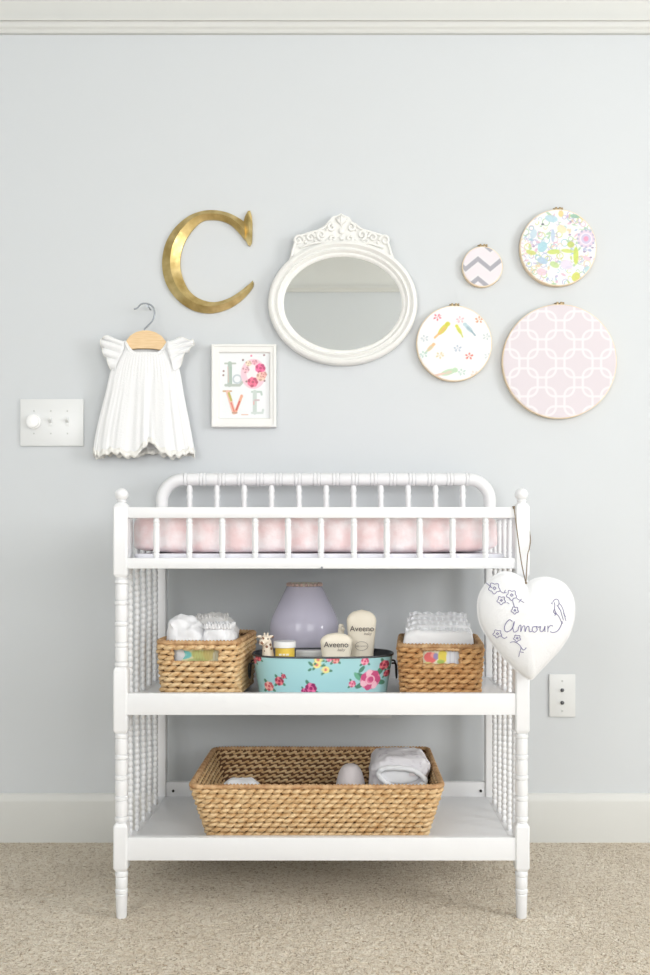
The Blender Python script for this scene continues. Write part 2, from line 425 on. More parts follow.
# spindles
def spindle_prof(z0, z1, r=.0062, bead=.0135):
    n = max(2, round((z1-z0)/bead)); h = (z1-z0)/n; pr = []
    for i in range(n):
        for t in (0, .18, .5, .82):
            pr.append((z0+(i+t)*h, r*(.62+.38*math.sin(PI*t)**.6) if t else r*.62))
    pr.append((z1, r*.62)); return pr
def gal_prof(z0, z1, r=.0058):
    h = z1-z0
    pr = [(z0-.002, r*.8)]
    for t, k in ((.04, .85), (.09, 1.05), (.13, .8), (.17, 1.05), (.22, .85), (.35, .95), (.5, 1.0), (.65, .95), (.78, .85), (.83, 1.05), (.87, .8), (.91, 1.05), (.96, .85)): pr.append((z0+t*h, r*k))
    pr.append((z1+.002, r*.8)); return pr
proto = {}
def spindle(key, prof, x, y):
    if key not in proto:
        o = geo('spindle', lathe(prof, (x, y, 0), n=10), M['white'], tab, smooth=50); proto[key] = (o, x, y)
    else:
        s, sx, sy = proto[key]; o = s.copy(); COL.objects.link(o); o.location = s.location+Vector((x-sx, y-sy, 0))
for k in range(11): spindle('front', gal_prof(zb1_, zr0, .0072), FX(156.5+32.9*k), 0)
zarc = FZ(479.5, YB)
for k in range(11): spindle('back', gal_prof(zb1_, zarc-.012, .0080), FX(189.7+27.3*k, YB), YB)
for x in (XL, XR):
    for k in range(5):
        y = .08+.07*k
        spindle('gal', gal_prof(zb1_-.002, zr0+.002), x, y)
        spindle('mid', spindle_prof(SH['mid'], zb0_), x, y)
        spindle('low', spindle_prof(SH['low'], FZ(714, 0)+.002), x, y)
# the arched back hoop with its ringed top bar
xa, xb = FX(184, YB), FX(468.5, YB); R_ = xa-XL; ra = .0162
for sgn, xx, xc in ((-1, XL, xa), (1, XR, xb)):
    rr_ = abs(xc-xx)
    pts = [(xx, YB, zb1_-.01), (xx, YB, zr1-.03)]
    for k in range(13):
        a = PI*k/24; pts.append((xc+sgn*rr_*math.cos(a), YB, zarc-rr_+rr_*math.sin(a)))
    geo('back_arch', tube(pts, [.0125, .0125]+[ra]*13, 16), M['white'], tab, smooth=50)
pr = []; nseg = 15; h = (xb-xa)/nseg
for i in range(nseg):
    for t, k in ((0, .9), (.05, 1.05), (.13, 1.05), (.18, .88), (.22, 1), (.5, 1.03), (.78, 1), (.82, .88), (.87, 1.05), (.95, 1.05)): pr.append((xa+(i+t)*h, ra*k))
pr.append((xb, ra*.9))
geo('back_top_bar', lathe(pr, (0, YB, zarc), 'x', 18), M['white'], tab)

# ------------------------------------------------------------------ changing pad
def soft_box(x0, x1, y0, y1, z0, z1, sq=.18, nu=96, nv=40, amp=.003, f=14, seed=0, dip=0, amp2=0):
    c = ((x0+x1)/2, (y0+y1)/2, (z0+z1)/2); r = ((x1-x0)/2, (y1-y0)/2, (z1-z0)/2)
    V, F = sphere(c, r, nu, nv, sq); out = []
    for v in V:
        p = Vector(v); n = noise.noise_vector(p*f+Vector((seed*3.1, seed, 0)))*amp
        if amp2: n = n+noise.noise_vector(p*f*3.3+Vector((seed*1.7, 0, seed)))*amp2
        q = p+n
        if dip and q.z > c[2]: q.z -= dip*max(0, math.cos((q.y-c[1])/r[1]*PI/2))
        q.z = max(q.z, z0); out.append(q)
    return out, F
pz = zb1_-.003
pad = root('changing_pad', (FX(315, .2), .21, pz+.0002), 'pink terry covered changing pad lying in the top tray of the changing table', 'changing pad')
geo('cover', soft_box(FX(129, .045), FX(501, .045), .030, .405, pz+.0125, FZ(512, .03), .24, amp=.004, f=16, dip=.012, amp2=.002), M['pink'], pad, smooth=60)
geo('tag', box(FX(396, .02), FX(401, .02), .021, .027, pz+.004, pz+.010), M['ink'], pad, label='small dark tag')
sh = geo('tray_liner', soft_box(FX(131, .02), FX(505, .05), .013, .42, pz+.0002, pz+.0122, .12, 60, 12, amp=.0008), M['liner'], pad)

# ------------------------------------------------------------------ baskets
def rrect(hx, hy, r, s):
    """point, outward normal at arc length s, starting at the middle of the front side, going +x"""
    segs = [('l', hx-r), ('c', 0), ('l', 2*(hy-r)), ('c', 1), ('l', 2*(hx-r)), ('c', 2), ('l', 2*(hy-r)), ('c', 3), ('l', hx-r)]
    per = 4*(hx-r)+4*(hy-r)+2*PI*r
    s = s % per
    cs = [(hx-r, -hy+r, -PI/2), (hx-r, hy-r, 0), (-hx+r, hy-r, PI/2), (-hx+r, -hy+r, PI)]
    st = [((0, -hy), (1, 0), (0, -1)), None, ((hx, -hy+r), (0, 1), (1, 0)), None, ((hx-r, hy), (-1, 0), (0, 1)), None, ((-hx, hy-r), (0, -1), (-1, 0)), None, ((-hx+r, -hy), (1, 0), (0, -1))]
    for i, (k, v) in enumerate(segs):
        L = PI*r/2 if k == 'c' else v
        if s <= L+1e-9:
            if k == 'c':
                cx, cy, a0 = cs[v]; a = a0+s/r
                return (cx+r*math.cos(a), cy+r*math.sin(a)), (math.cos(a), math.sin(a))
            p, d, n = st[i]; return (p[0]+d[0]*s, p[1]+d[1]*s), n
        s -= L
    return (0, -hy), (0, -1)
def per_of(hx, hy, r): return 4*(hx-r)+4*(hy-r)+2*PI*r
def basket(name, label, loc, rz, hxt, hyt, hxb, hyb, H, mt, hole=None, lobe=.0195, rowh=.0108, group=None, seed=1, ear=0):
    rt = root(name, loc, label, 'basket', group, rz)
    rnd = random.Random(seed); V, F = [], []
    rows = int(round((H-.012)/rowh)); rc = .022
    def add(vf):
        n = len(V); V.extend(vf[0]); F.extend([tuple(i+n for i in g) for g in vf[1]])
    for k in range(rows):
        z = .006+(k+.5)*(H-.014)/rows; t = z/H
        hx, hy = hxb+(hxt-hxb)*t, hyb+(hyt-hyb)*t; L = per_of(hx, hy, rc)
        nt = round(L/(2*lobe)); ph0 = rnd.uniform(0, .6)+(k % 2)*PI/2
        inhole = hole and hole[1] < z < hole[2]
        for st in (0, 1):
            m = nt*12; pts = []; rad = []
            for i in range(m+(1 if inhole else 0)):
                s = L*i/m
                if inhole: s = hole[0]+(L-2*hole[0])*i/m
                (px_, py_), (nx, ny) = rrect(hx, hy, rc, s)
                ph = 2*PI*nt*s/L+ph0+st*PI
                zo = .0024*math.sin(ph)+.0012*noise.noise(Vector((px_*30, py_*30, z*60+seed)))
                no = .0044*math.cos(ph)
                pts.append((px_+nx*no, py_+ny*no, z+zo)); rad.append(.0039+.0016*math.cos(ph)+.0008*noise.noise(Vector((px_*45, py_*45+9, z*90+st*5))))
            add(tube(pts, rad, 7, closed=not inhole))
    body = geo('woven_wall', (V, F), mt, rt, smooth=80, local=True)
    # dark liner added to block light and shade the gaps, plus the base
    V2, F2 = [], []
    n = 120; zs = [.002]+([hole[1], hole[2]] if hole else [])+[H-.004]
    for z in zs:
        t = z/H; hx, hy = hxb+(hxt-hxb)*t-.001, hyb+(hyt-hyb)*t-.001; L = per_of(hx, hy, rc)
        for off in (0, -.0018):
            for i in range(n):
                (a, b), (nx, ny) = rrect(hx, hy, rc, (i+.5)*L/n)
                V2.append((a+nx*off, b+ny*off, z))
    for j in range(len(zs)-1):
        for off in (0, 1):
            A = (2*j+off)*n; B = (2*j+2+off)*n
            for i in range(n):
                i2 = (i+1) % n
                if hole and j == 1:
                    L = per_of(hxb+(hxt-hxb)*.6, hyb+(hyt-hyb)*.6, rc)
                    s = (i+1)*L/n
                    if s < hole[0] or s > L-hole[0]: continue
                F2.append((A+i, A+i2, B+i2, B+i))
    V2 += [(0, 0, .002), (0, 0, .005)]
    for i in range(n): F2.append((i, (i+1) % n, len(V2)-2)); F2.append((i, (i+1) % n, len(V2)-1))
    geo('gap_liner_and_base', (V2, F2), M['weave_in'], rt, local=True, smooth=60)
    # wrapped rim
    def wrap(path, r=.0058, closed=True):
        rr = [r*(.95+.24*math.cos(PI*i)) for i in range(len(path))]
        return tube(path, rr, 8, closed=closed)
    L = per_of(hxt, hyt, rc); m = int(L/.0038)//2*2; path = []
    for i in range(m):
        (a, b), (nx, ny) = rrect(hxt, hyt, rc, L*i/m)
        path.append((a, b, H-.004+.001*noise.noise(Vector((a*20, b*20, seed)))+ear*abs(math.cos(0)) * 0))
    geo('rim', wrap(path), M['weave_rim'], rt, local=True, smooth=80)
    if hole:
        zc = (hole[1]+hole[2])/2; t = zc/H; yf = -(hyb+(hyt-hyb)*t)
        hw, hh = hole[0]+.002, (hole[2]-hole[1])/2; p = []
        q = [(-hw, -hh), (-hw+.004, -hh-.002), (0, -hh-.003), (hw-.004, -hh-.002), (hw, -hh), (hw+.001, 0), (hw, hh), (hw-.004, hh+.001), (0, hh+.002), (-hw+.004, hh+.001), (-hw, hh), (-hw-.001, 0)]
        sp = spline([(a, yf-.003-(hyt-hyb)*b/H, zc+b) for a, b in q], 10, True)
        geo('handle_hole_edge', wrap(sp, .0036), M['weave_rim'], rt, local=True, smooth=80)
    return rt
def mixz(a, b, t): return a+(b-a)*t
# large one on the bottom shelf
zl = SH['low']
yf, yb_ = .022, .392
bx0, bx1 = FX(188.5, yf), FX(444.5, yf)
HB = FZ(785, yf)-zl
big = basket('woven_basket', 'large shallow seagrass basket on the bottom shelf', ((bx0+bx1)/2, (yf+yb_)/2, zl), 0,
             (bx1-bx0)/2-.004, (yb_-yf)/2, (bx1-bx0)/2-.042, (yb_-yf)/2-.034, HB, M['weave'], seed=3, rowh=.0112, lobe=.0195)
# small ones on the middle shelf
zm = SH['mid']
HS = FZ(641, .05)-zm
cw = (FX(236.5, .05)-FX(155.5, .05))/2
lb = basket('storage_basket', 'small light seagrass basket with handle hole, left of the floral tub', ((FX(155.5, .05)+FX(236.5, .05))/2+.010, .175, zm), math.radians(-4.5),
            cw-.002, .125, cw-.010, .117, HS, M['weave'], hole=(.050, HS-.044, HS-.014), seed=5, group='small handled baskets', rowh=.0115, lobe=.022)
HR = FZ(644.5, .05)-zm
cr = (FX(482.3, .05)-FX(397.8, .05))/2
rb = basket('storage_basket', 'small amber seagrass basket with handle hole, right of the floral tub', ((FX(482.3, .05)+FX(397.8, .05))/2+.0095, .165, zm), math.radians(-4),
            cr-.003, .115, cr-.012, .108, HR, M['weave2'], hole=(.040, HR-.043, HR-.012), seed=8, group='small handled baskets', rowh=.0115, lobe=.022)

# ------------------------------------------------------------------ cloths and nappies in the small baskets
def ruffle(x0, x1, y, z, h=.011, A=.0055, k=10, seed=0, tilt=0, drift=.0):
    V, F = [], []; n = 150
    for i in range(n+1):
        t = i/n; x = x0+(x1-x0)*t
        nz = noise.noise(Vector((x*60, seed*2.3, 0)))
        for j in range(4):
            g = j/3
            V.append((x+.0015*nz*g, y+A*g*math.sin(k*2*PI*t+2*nz)+tilt*g+drift*t, z+h*g*(1+.3*nz)+.001*math.sin(k*PI*t+seed)))
    for i in range(n):
        for j in range(3): F.append((i*4+j, i*4+j+1, i*4+j+5, i*4+j+4))
    return V, F
def W2(o, x, y):      # local basket point -> world
    return o.location+Matrix.Rotation(o.rotation_euler.z, 3, 'Z') @ Vector((x, y, 0))
def soft(name, base, hx, hy, h, m, label, cat, group, rz=0, sq=.45, amp=.004, f=28, seed=1, amp2=.002, nu=72, nv=40, ruf=True, top=None):
    r = root(name, base, label, cat, group, rz)
    vf = soft_box(-hx, hx, -hy, hy, 0, h, sq, nu, nv, amp=amp, f=f, seed=seed, amp2=amp2)
    geo('cloth', vf, m, r, smooth=80, local=True)
    if ruf:
        geo('ruffle', ruffle(-hx*.92, hx*.92, 0, h-.006, seed=seed), m, r, smooth=80, local=True, solid=.0008)
    return r
G1, G2 = 'nappies in the amber basket', 'cloths in the light basket'
labs = ['frontmost folded white nappy in the amber basket, its flat panel facing out',
        'second folded white nappy from the front of the amber basket',
        'third folded white nappy from the front of the amber basket',
        'rearmost folded white nappy in the amber basket, with the tallest ruffles']
p0 = None
for i in range(4):
    p = W2(rb, -.004+.003*(i % 2), -.078+.049*i)
    loc = Vector((p.x, p.y, zm+.006)); h_ = .146+(.0, .008, .014, .022)[i]
    if i == 0:
        p0 = soft('folded_nappy', loc, .0775, .022, .146, M['diaper'], labs[0], 'nappy', G1, rz=math.radians(-4), sq=.3, amp=.003, seed=4)
    else:
        c = p0.copy(); COL.objects.link(c); c.location = loc; c['label'] = labs[i]; c.scale = (1-.02*i, 1, h_/.146)
        for ch in list(p0.children):
            d = ch.copy(); COL.objects.link(d); d.parent = c
# packs seen through the handle holes
def pack(base, rz, hx, hz, label, canvas, thick=.01):
    r = root('wrapped_pack', base, label, 'pack', None, rz)
    V, F = [], []; nx, nz = 60, 30
    for i in range(nx+1):
        for j in range(nz+1):
            u, v_ = i/nx*2-1, j/nz*2-1
            V.append((u*hx, -thick/2*(1-.6*abs(u)**6), hz+v_*hz))
    for i in range(nx):
        for j in range(nz): F.append((i*(nz+1)+j, (i+1)*(nz+1)+j, (i+1)*(nz+1)+j+1, i*(nz+1)+j+1))
    o = geo('printed_front', (V, F), M['paper'], r, local=True)
    paint(o, canvas.get((np.array([a[0] for a in V])/hx+1)/2*canvas.W/canvas.ss, (1-(np.array([a[2] for a in V])/(2*hz)))*canvas.H/canvas.ss))
    geo('wrapper', box(-hx, hx, -thick/2+.0035, thick/2, 0, 2*hz), M['diaper'], r, local=True, bevel=.001)
    return r
cv = Canvas(46, 26, (240, 236, 190))
cv.ell(10, 9, 9, 4.5, (120, 208, 206)); cv.ell(10, 9, 5, 2, (170, 226, 220)); cv.ell(26, 10, 8, 5, (196, 204, 120), .4, .8); cv.ell(33, 8, 5, 6, (214, 196, 120), 0, .8); cv.ell(40, 10, 4, 6, (232, 228, 200)); cv.ell(22, 15, 7, 2.5, (176, 190, 120), 0, .7)
for i in range(10): cv.line([(20+i*2.2, 5), (21+i*2.2, 14)], .5, (190, 170, 100), .6)
p = W2(lb, -.004, -.098); pack((p.x, p.y, zm+.060), math.radians(-4.5), .062, .030, 'yellow green printed pack with an aqua oval, behind the hole of the light basket', cv)
cv = Canvas(46, 26, (244, 238, 210))
cv.ell(11, 10, 7, 5, (226, 108, 110)); cv.ell(14, 8, 3, 2.4, (240, 160, 150)); cv.ell(17, 9, 3, 3, (150, 140, 190)); cv.ell(24, 9, 5, 6, (232, 214, 90)); cv.ell(22, 14, 4, 2, (170, 196, 100)); cv.ell(36, 10, 8, 9, (226, 230, 238)); cv.line([(32, 3), (32, 20)], .8, (200, 200, 214)); cv.line([(37, 3), (37, 20)], .8, (205, 205, 218)); cv.ell(8, 17, 6, 3, (236, 226, 150))
p = W2(rb, .002, -.1035); pack((p.x, p.y, zm+.057), math.radians(-4), .046, .031, 'floral printed pack of red, yellow and white, behind the hole of the amber basket', cv, .006)
# three cloths heaped in the light basket
p = W2(lb, -.037, -.058); soft('folded_cloth', (p.x, p.y, zm+.006), .044, .042, FZ(618, .12)-zm-.006, M['diaper'], 'smooth white folded cloth, front left in the light basket', 'cloth', G2, math.radians(-4), .6, .009, 24, 2, .0045, ruf=False)
p = W2(lb, .038, -.060); r_ = soft('folded_cloth', (p.x, p.y, zm+.006), .036, .040, FZ(624, .12)-zm-.006, M['diaper'], 'white ruffled cloth, front right in the light basket', 'cloth', G2, math.radians(-4), .5, .005, 34, 6, .004, ruf=False)
for i, (dy, dx) in enumerate(((-.034, .003), (-.022, .006), (-.010, .002), (.004, .005), (.018, .003))):
    geo('ruffle', ruffle(-.03+dx, .032, dy, FZ(624, .12)-zm-.014-.002*i % .004, h=.013, A=.004, k=9, seed=i+3), M['diaper'], r_, smooth=80, local=True, solid=.0008)
p = W2(lb, -.002, .046); r_ = soft('folded_cloth', (p.x, p.y, zm+.006), .058, .042, FZ(613, .22)-zm-.010, M['diaper_grey'], 'crumpled pale grey muslin cloth, rear of the light basket', 'cloth', G2, math.radians(-4), .6, .008, 34, 9, .004, ruf=False)
for i in range(4):
    geo('ruffle', ruffle(-.034, .034, -.02+.014*i, FZ(613, .22)-zm-.024+.002*(i % 2), h=.014, A=.005, k=8, seed=i+13), M['diaper_grey'], r_, smooth=80, local=True, solid=.0008)

# ------------------------------------------------------------------ floral tin tub
tx0, tx1 = FX(251.5, .15), FX(394.5, .15); tcx = (tx0+tx1)/2; tcy = .148
hx_t, hy_t = (tx1-tx0)/2-.004, .088; HT = FZ(657.5, .065)-zm
tub = root('tin_tub', (tcx, tcy, zm), 'oval aqua tin tub printed with roses, standing between the two small baskets', 'tub')
cvs = Canvas(170, 40, (160, 210, 216), 4, -85, 655)
def rose(c, x, y, r, a, b, d):
    c.ell(x, y, r, r*.92, b); rr = random.Random(int(x*7+y))
    for i in range(7):
        t = 2*PI*i/7; c.ell(x+r*.62*math.cos(t), y+r*.6*math.sin(t), r*.42, r*.34, a if i % 2 else d, t)
    c.ell(x, y, r*.5, r*.45, b); c.ell(x+r*.1, y-r*.05, r*.3, r*.25, d); c.ring(x, y, r*.4, r*.12, a)
def leaf(c, x, y, l, w_, rot, col): c.ell(x, y, l, w_, col, rot)
gr, gr2 = (62, 122, 96), (92, 166, 130)
o_ = 323
for x, y, r in ((373, 681, 10.5),):
    for a in (0.3, 2.6, 3.6, 5.5): leaf(cvs, x-o_+12*math.cos(a), y+10*math.sin(a), 5, 2.4, a, gr)
    leaf(cvs, x-o_-14, y-4, 5, 2, .9, gr2); leaf(cvs, x-o_-10, y-11, 4, 2, -.9, gr)
    rose(cvs, x-o_, y, r, (250, 190, 206), (236, 120, 158), (206, 66, 120))
for x, y, r, cols in ((354.5, 684.5, 3.6, 0), (365.5, 662, 4, 0), (386, 667, 5, 1), (390, 676, 3.6, 1), (311, 689, 6, 2), (304, 692, 3.5, 2), (278, 682, 4.6, 1), (266, 688, 5, 3), (283, 677, 2.4, 1), (336, 660, 4, 3), (330, 659, 3, 0), (258.5, 660, 3.4, 1), (253, 664, 3, 0)):
    x -= o_
    for a in (.6, 2.4, 4.2): leaf(cvs, x+r*1.15*math.cos(a), y+r*1.15*math.sin(a), r*.5, r*.28, a, gr)
    C_ = (((250, 170, 190), (236, 112, 146), (210, 70, 110)), ((236, 120, 130), (206, 50, 84), (150, 30, 60)), ((236, 110, 160), (198, 40, 110), (140, 20, 84)), ((250, 180, 170), (230, 120, 120), (200, 80, 90)))[cols]
    rose(cvs, x, y, r, *C_)
for x, y in ((317.5, 665), (326.5, 670), (319, 660)):
    x -= o_
    for a in (.2, 2.2, 4.4): leaf(cvs, x+4.5*math.cos(a), y+4.2*math.sin(a), 2.4, 1.2, a, gr)
    cvs.ell(x, y, 4, 3.6, (244, 226, 140)); cvs.ell(x, y, 1.5, 1.5, (226, 120, 110))
leaf(cvs, 311.5-o_, 664, 3, 1.4, .8, gr); leaf(cvs, 310.5-o_, 670, 2, 1.2, -.6, gr)
def oval(t, hx, hy, e=.72):
    c, s = math.cos(t), math.sin(t)
    return math.copysign(abs(c)**e, c)*hx, math.copysign(abs(s)**e, s)*hy
V, F = [], []; n, nv = 1000, 100
for j in range(nv+1):
    z = HT*j/nv; k = .90+.10*(j/nv)
    for i in range(n):
        x, y = oval(2*PI*i/n, hx_t*k, hy_t*k); V.append((x, y, z))
for j in range(nv):
    for i in range(n): F.append((j*n+i, j*n+(i+1) % n, (j+1)*n+(i+1) % n, (j+1)*n+i))
wall_ = geo('printed_wall', (V, F), M['tin'], tub, local=True, smooth=60)
A = np.array(V)
D_ = 2+tcy-hy_t
paint(wall_, cvs.get(A[:, 0]/(.90+.10*A[:, 2]/HT)*FPX/2.1, 658+(HT-A[:, 2])*FPX/2.07), .12, (214, 226, 228))
V, F = [], []; n = 200
for j in range(9):
    z = HT-.001-(HT-.004)*j/8; k = (.90+.10*(z/HT))-.022
    for i in range(n):
        x, y = oval(2*PI*i/n, hx_t*k, hy_t*k); V.append((x, y, z))
for j in range(8):
    for i in range(n): F.append((j*n+i, j*n+(i+1) % n, (j+1)*n+(i+1) % n, (j+1)*n+i))
F.append(tuple(range(8*n, 9*n)))
geo('inner_lining', (V, F), M['zinc'], tub, local=True, smooth=60, label='dark grey zinc lining')
geo('rolled_rim', tube([(*oval(2*PI*i/160, hx_t*1.0, hy_t*1.0), HT) for i in range(160)], .0022, 8, True), M['zinc'], tub, local=True, smooth=80)
for s in (-1, 1):
    pts = spline([(s*(hx_t-.004), -.026, HT-.020), (s*(hx_t+.006), -.024, HT-.022), (s*(hx_t+.008), -.018, HT-.045), (s*(hx_t+.008), 0, HT-.056), (s*(hx_t+.008), .018, HT-.045), (s*(hx_t+.006), .024, HT-.022), (s*(hx_t-.004), .026, HT-.020)], 6)
    geo('drop_handle', tube(pts, .002, 8), M['dark'], tub, local=True, smooth=80, label='dark metal drop handle')
zi = zm+.0045

# bottles: cream tubes standing on their caps, domed tops
def text(body, size, loc, m, parent, rx=PI/2, rz=0, name='lettering', shear=0, ext=.0002, align='CENTER'):
    cu = bpy.data.curves.new(name, 'FONT'); cu.body = body; cu.size = size; cu.extrude = ext; cu.align_x = align; cu.align_y = 'CENTER'; cu.shear = shear
    cu.materials.append(m); cu.resolution_u = 4
    t = bpy.data.objects.new(name, cu); COL.objects.link(t)
    bpy.context.view_layer.update()
    me = bpy.data.meshes.new_from_object(t.evaluated_get(bpy.context.evaluated_depsgraph_get()))
    bpy.data.objects.remove(t); bpy.data.curves.remove(cu)
    o = bpy.data.objects.new(name, me); COL.objects.link(o); o.parent = parent; o.location = loc; o.rotation_euler = (rx, 0, rz); return o
def flat_bottle(name, label, loc, rz, wt, wb, H, dep, cap=.022, dome=.84):
    r = root(name, loc, label, 'bottle', 'cream toiletry bottles in the tub', rz)
    V, F = [], []; n = 40; ns = 34
    for j in range(ns+1):
        t = j/ns; z = cap+(H-cap)*t
        w_ = wb+(wt-wb)*min(1, t/dome)**1.2
        d_ = dep*(1-.35*t)
        if t > dome:
            q = (t-dome)/(1-dome); k = math.sqrt(max(0, 1-q**1.9)); w_ *= max(k, .02)*(1) ; d_ *= max(k**.6, .05)
        for i in range(n):
            x, y = oval(2*PI*i/n, w_, d_, .85); V.append((x, y, z))
    for j in range(ns):
        for i in range(n): F.append((j*n+i, j*n+(i+1) % n, (j+1)*n+(i+1) % n, (j+1)*n+i))
    F.append(tuple(range(n))); F.append(tuple(range(ns*n, (ns+1)*n)))
    geo('body', (V, F), M['cream'], r, local=True, smooth=60)
    geo('cap', lathe([(0, .92), (.002, 1), (cap-.001, 1), (cap, .96)], (0, 0, 0), n=40, sx=wb*.93, sy=dep*.9), M['cream'], r, local=True)
    return r
zt_ = FZ(609.5, .185)
b1 = flat_bottle('lotion_bottle', 'taller cream domed bottle with dark lettering in the tub, beside the amber basket', (FX(361.5, .185), .185, zi), math.radians(3), .0345, .024, zt_-zi, .018)
hb = zt_-zi
text('Aveeno', .0180, (0, -.0166, hb-.043), M['ink'], b1, name='lettering')
text('baby', .0095, (.013, -.0166, hb-.054), M['ink_light'], b1, shear=.3, name='lettering')
geo('oval_emblem', tube([(.0145*math.cos(t*PI/20)-.001, -.0178+.0*t, hb-.082+.010*math.sin(t*PI/20)) for t in range(40)], .0005, 6, True), M['ink_light'], b1, local=True)
text('daily moisture', .0045, (-.001, -.0175, hb-.082), M['ink_light'], b1)
zt_ = FZ(632.5, .135)
b2 = flat_bottle('lotion_bottle', 'shorter cream domed bottle with dark lettering in the tub, in front of the lavender shade', (FX(336.5, .135), .135, zi), math.radians(-2), .0365, .027, zt_-zi, .018, dome=.82)
hb = zt_-zi
text('Aveeno', .0178, (0, -.0155, hb-.026), M['ink'], b2)
text('baby', .0090, (.011, -.0162, hb-.037), M['ink_light'], b2, shear=.3)
b3 = root('pump_bottle', (FX(341, .212), .212, zi), 'cream pump bottle mostly hidden behind the two domed bottles', 'bottle')
hz = FZ(636, .21)-zi
geo('body', lathe([(0, .014), (.004, .016), (hz*.8, .016), (hz*.92, .012), (hz, .008)], (0, 0, 0)), M['cream'], b3, local=True)
geo('pump_head', join(lathe([(hz, .0075), (hz+.016, .0075), (hz+.018, .006), (hz+.026, .006), (hz+.028, .004)], (0, 0, 0)), tube([(0, 0, hz+.022), (.004, -.010, hz+.021), (.006, -.02, hz+.017)], .0035, 8)), M['cream'], b3, local=True)
wp = root('white_stand_in', (FX(309, .19), .19, zi), 'plain white stand-in for the lamp base between the yellow labelled tube and the domed bottles in the tub', 'box')  # white block put in where the lamp's base would show
geo('carton', box(-.030, .030, -.012, .012, 0, FZ(650.5, .18)-zi), M['plate_light'], wp, local=True, bevel=.0015)
geo('flap', box(-.027, .027, -.0135, -.0118, FZ(650.5, .18)-zi-.02, FZ(650.5, .18)-zi-.004), M['plate'], wp, local=True, bevel=.0005)
# little tub of cream with a yellow label
zt_ = FZ(641, .12)
j = root('cream_tube', (FX(285, .12), .12, zi), 'small yellow labelled tube with a white cap, beside the giraffe toy', 'tube')
hj = zt_-zi
geo('body', lathe([(0, .019), (.003, .021), (hj-.014, .0215), (hj-.0135, .0235)], (0, 0, 0), n=32), M['yellow'], j, local=True)
geo('cap', lathe([(hj-.0135, .0240), (hj-.013, .0247), (hj-.001, .0247), (hj, .0235)], (0, 0, 0), n=32), M['plate_light'], j, local=True, label='white cap')
geo('label_band', join(*[box(-.012+.008*i, -.006+.008*i, -.0222, -.0205, hj-.030, hj-.026) for i in range(3)]), M['cream'], j, local=True)
# lavender shade on a white foot, behind the tub
yl = .335
lam = root('night_lamp', (FX(304.5, yl), yl, zm), 'lavender bell shaped lamp with a beaded top behind the tub', 'lamp')
def pz_(p): return FZ(p, yl)-zm
def pr_(w_): return w_/2*(2+yl)/FPX
prof = [(pz_(652), pr_(66)), (pz_(640), pr_(69)), (pz_(628), pr_(70)), (pz_(618), pr_(66)), (pz_(608), pr_(57)), (pz_(598), pr_(47)), (pz_(590), pr_(39)), (pz_(586), pr_(35))]
sp = [(v.x, v.y) for v in spline([(a, b, 0) for a, b in prof], 4)]
geo('shade', lathe(sp, (0, 0, 0), n=56), M['lavender'], lam, local=True, smooth=70)
geo('base', lathe([(0, .062), (.004, .066), (.012, .066), (.02, .05), (pz_(658), .046), (pz_(655), .066), (pz_(652)-.0005, pr_(64))], (0, 0, 0), n=40), M['plate_light'], lam, local=True)
bd = []
for i in range(22):
    a = 2*PI*i/22; bd.append(sphere((pr_(33)*math.cos(a), pr_(33)*math.sin(a), pz_(584.5)), (.0045, .0045, .0052), 8, 6))
geo('beaded_trim', join(*bd), M['bead'], lam, local=True, label='rose beaded trim round the top')
geo('lid', lathe([(pz_(586.5), pr_(30)), (pz_(584), pr_(32)), (pz_(582.5), pr_(26)), (pz_(582), .004)], (0, 0, 0), n=30), M['cream'], lam, local=True)
# giraffe toy
gx, gy = FX(266.5, .125), .125
g = root('giraffe_toy', (gx, gy, zi), 'small spotted cream giraffe toy looking over the rim of the floral tub', 'toy')
gt = FZ(634, gy)-zi
ps = [tube([(.008, 0, .012), (.006, 0, .045), (.004, 0, .08), (.001, 0, gt-.014)], [.020, .019, .0145, .0095], 12),
      sphere((-.003, -.004, gt-.012), (.0115, .013, .0105), 14, 10), sphere((-.008, -.016, gt-.017), (.0085, .0095, .0072), 12, 8),
      tube([(-.003, 0, gt-.006), (-.005, 0, gt+.003)], [.0018, .0022], 8), tube([(.002, 0, gt-.006), (.003, 0, gt+.003)], [.0018, .0022], 8),
      sphere((-.0155, .001, gt-.006), (.0065, .0026, .0038), 10, 6), sphere((.0105, .001, gt-.006), (.0065, .0026, .0038), 10, 6)]
for sx_ in (-.010, .012):
    for sy_ in (-.009, .009): ps.append(tube([(sx_+.004, sy_, .03), (sx_+.004, sy_, 0)], [.0075, .0055], 10))
go = geo('body', join(*ps), M['plush'], g, local=True, smooth=80)
rm = go.modifiers.new('remesh', 'REMESH'); rm.mode = 'VOXEL'; rm.voxel_size = .0011; rm.use_smooth_shade = True
for s in (-1, 1): geo('eye', sphere((-.003+.0075*s, -.0145, gt-.0095), .0018, 8, 6), M['ink'], g, local=True)

# ------------------------------------------------------------------ things inside the large basket
zf = zl+.009
r = root('knitted_cap', (FX(350.5, .2), .2, zf), 'pale lilac rounded knitted cap standing in the large basket', 'cap')
hk = FZ(764, .2)-zf
cp = []
for t in range(19):
    q = PI/2*t/18; cp.append((hk*math.sin(q)**.85, max(.0008, .047*math.cos(q)**.62)))
geo('crown', lathe(cp, (0, 0, 0), n=40, sx=.82, sy=.9), M['lilac'], r, local=True, smooth=80)
geo('cuff', lathe([(0, .045), (.002, .049), (.018, .049), (.02, .046)], (0, 0, 0), n=40, sx=.82, sy=.9), M['lilac'], r, local=True, smooth=60)
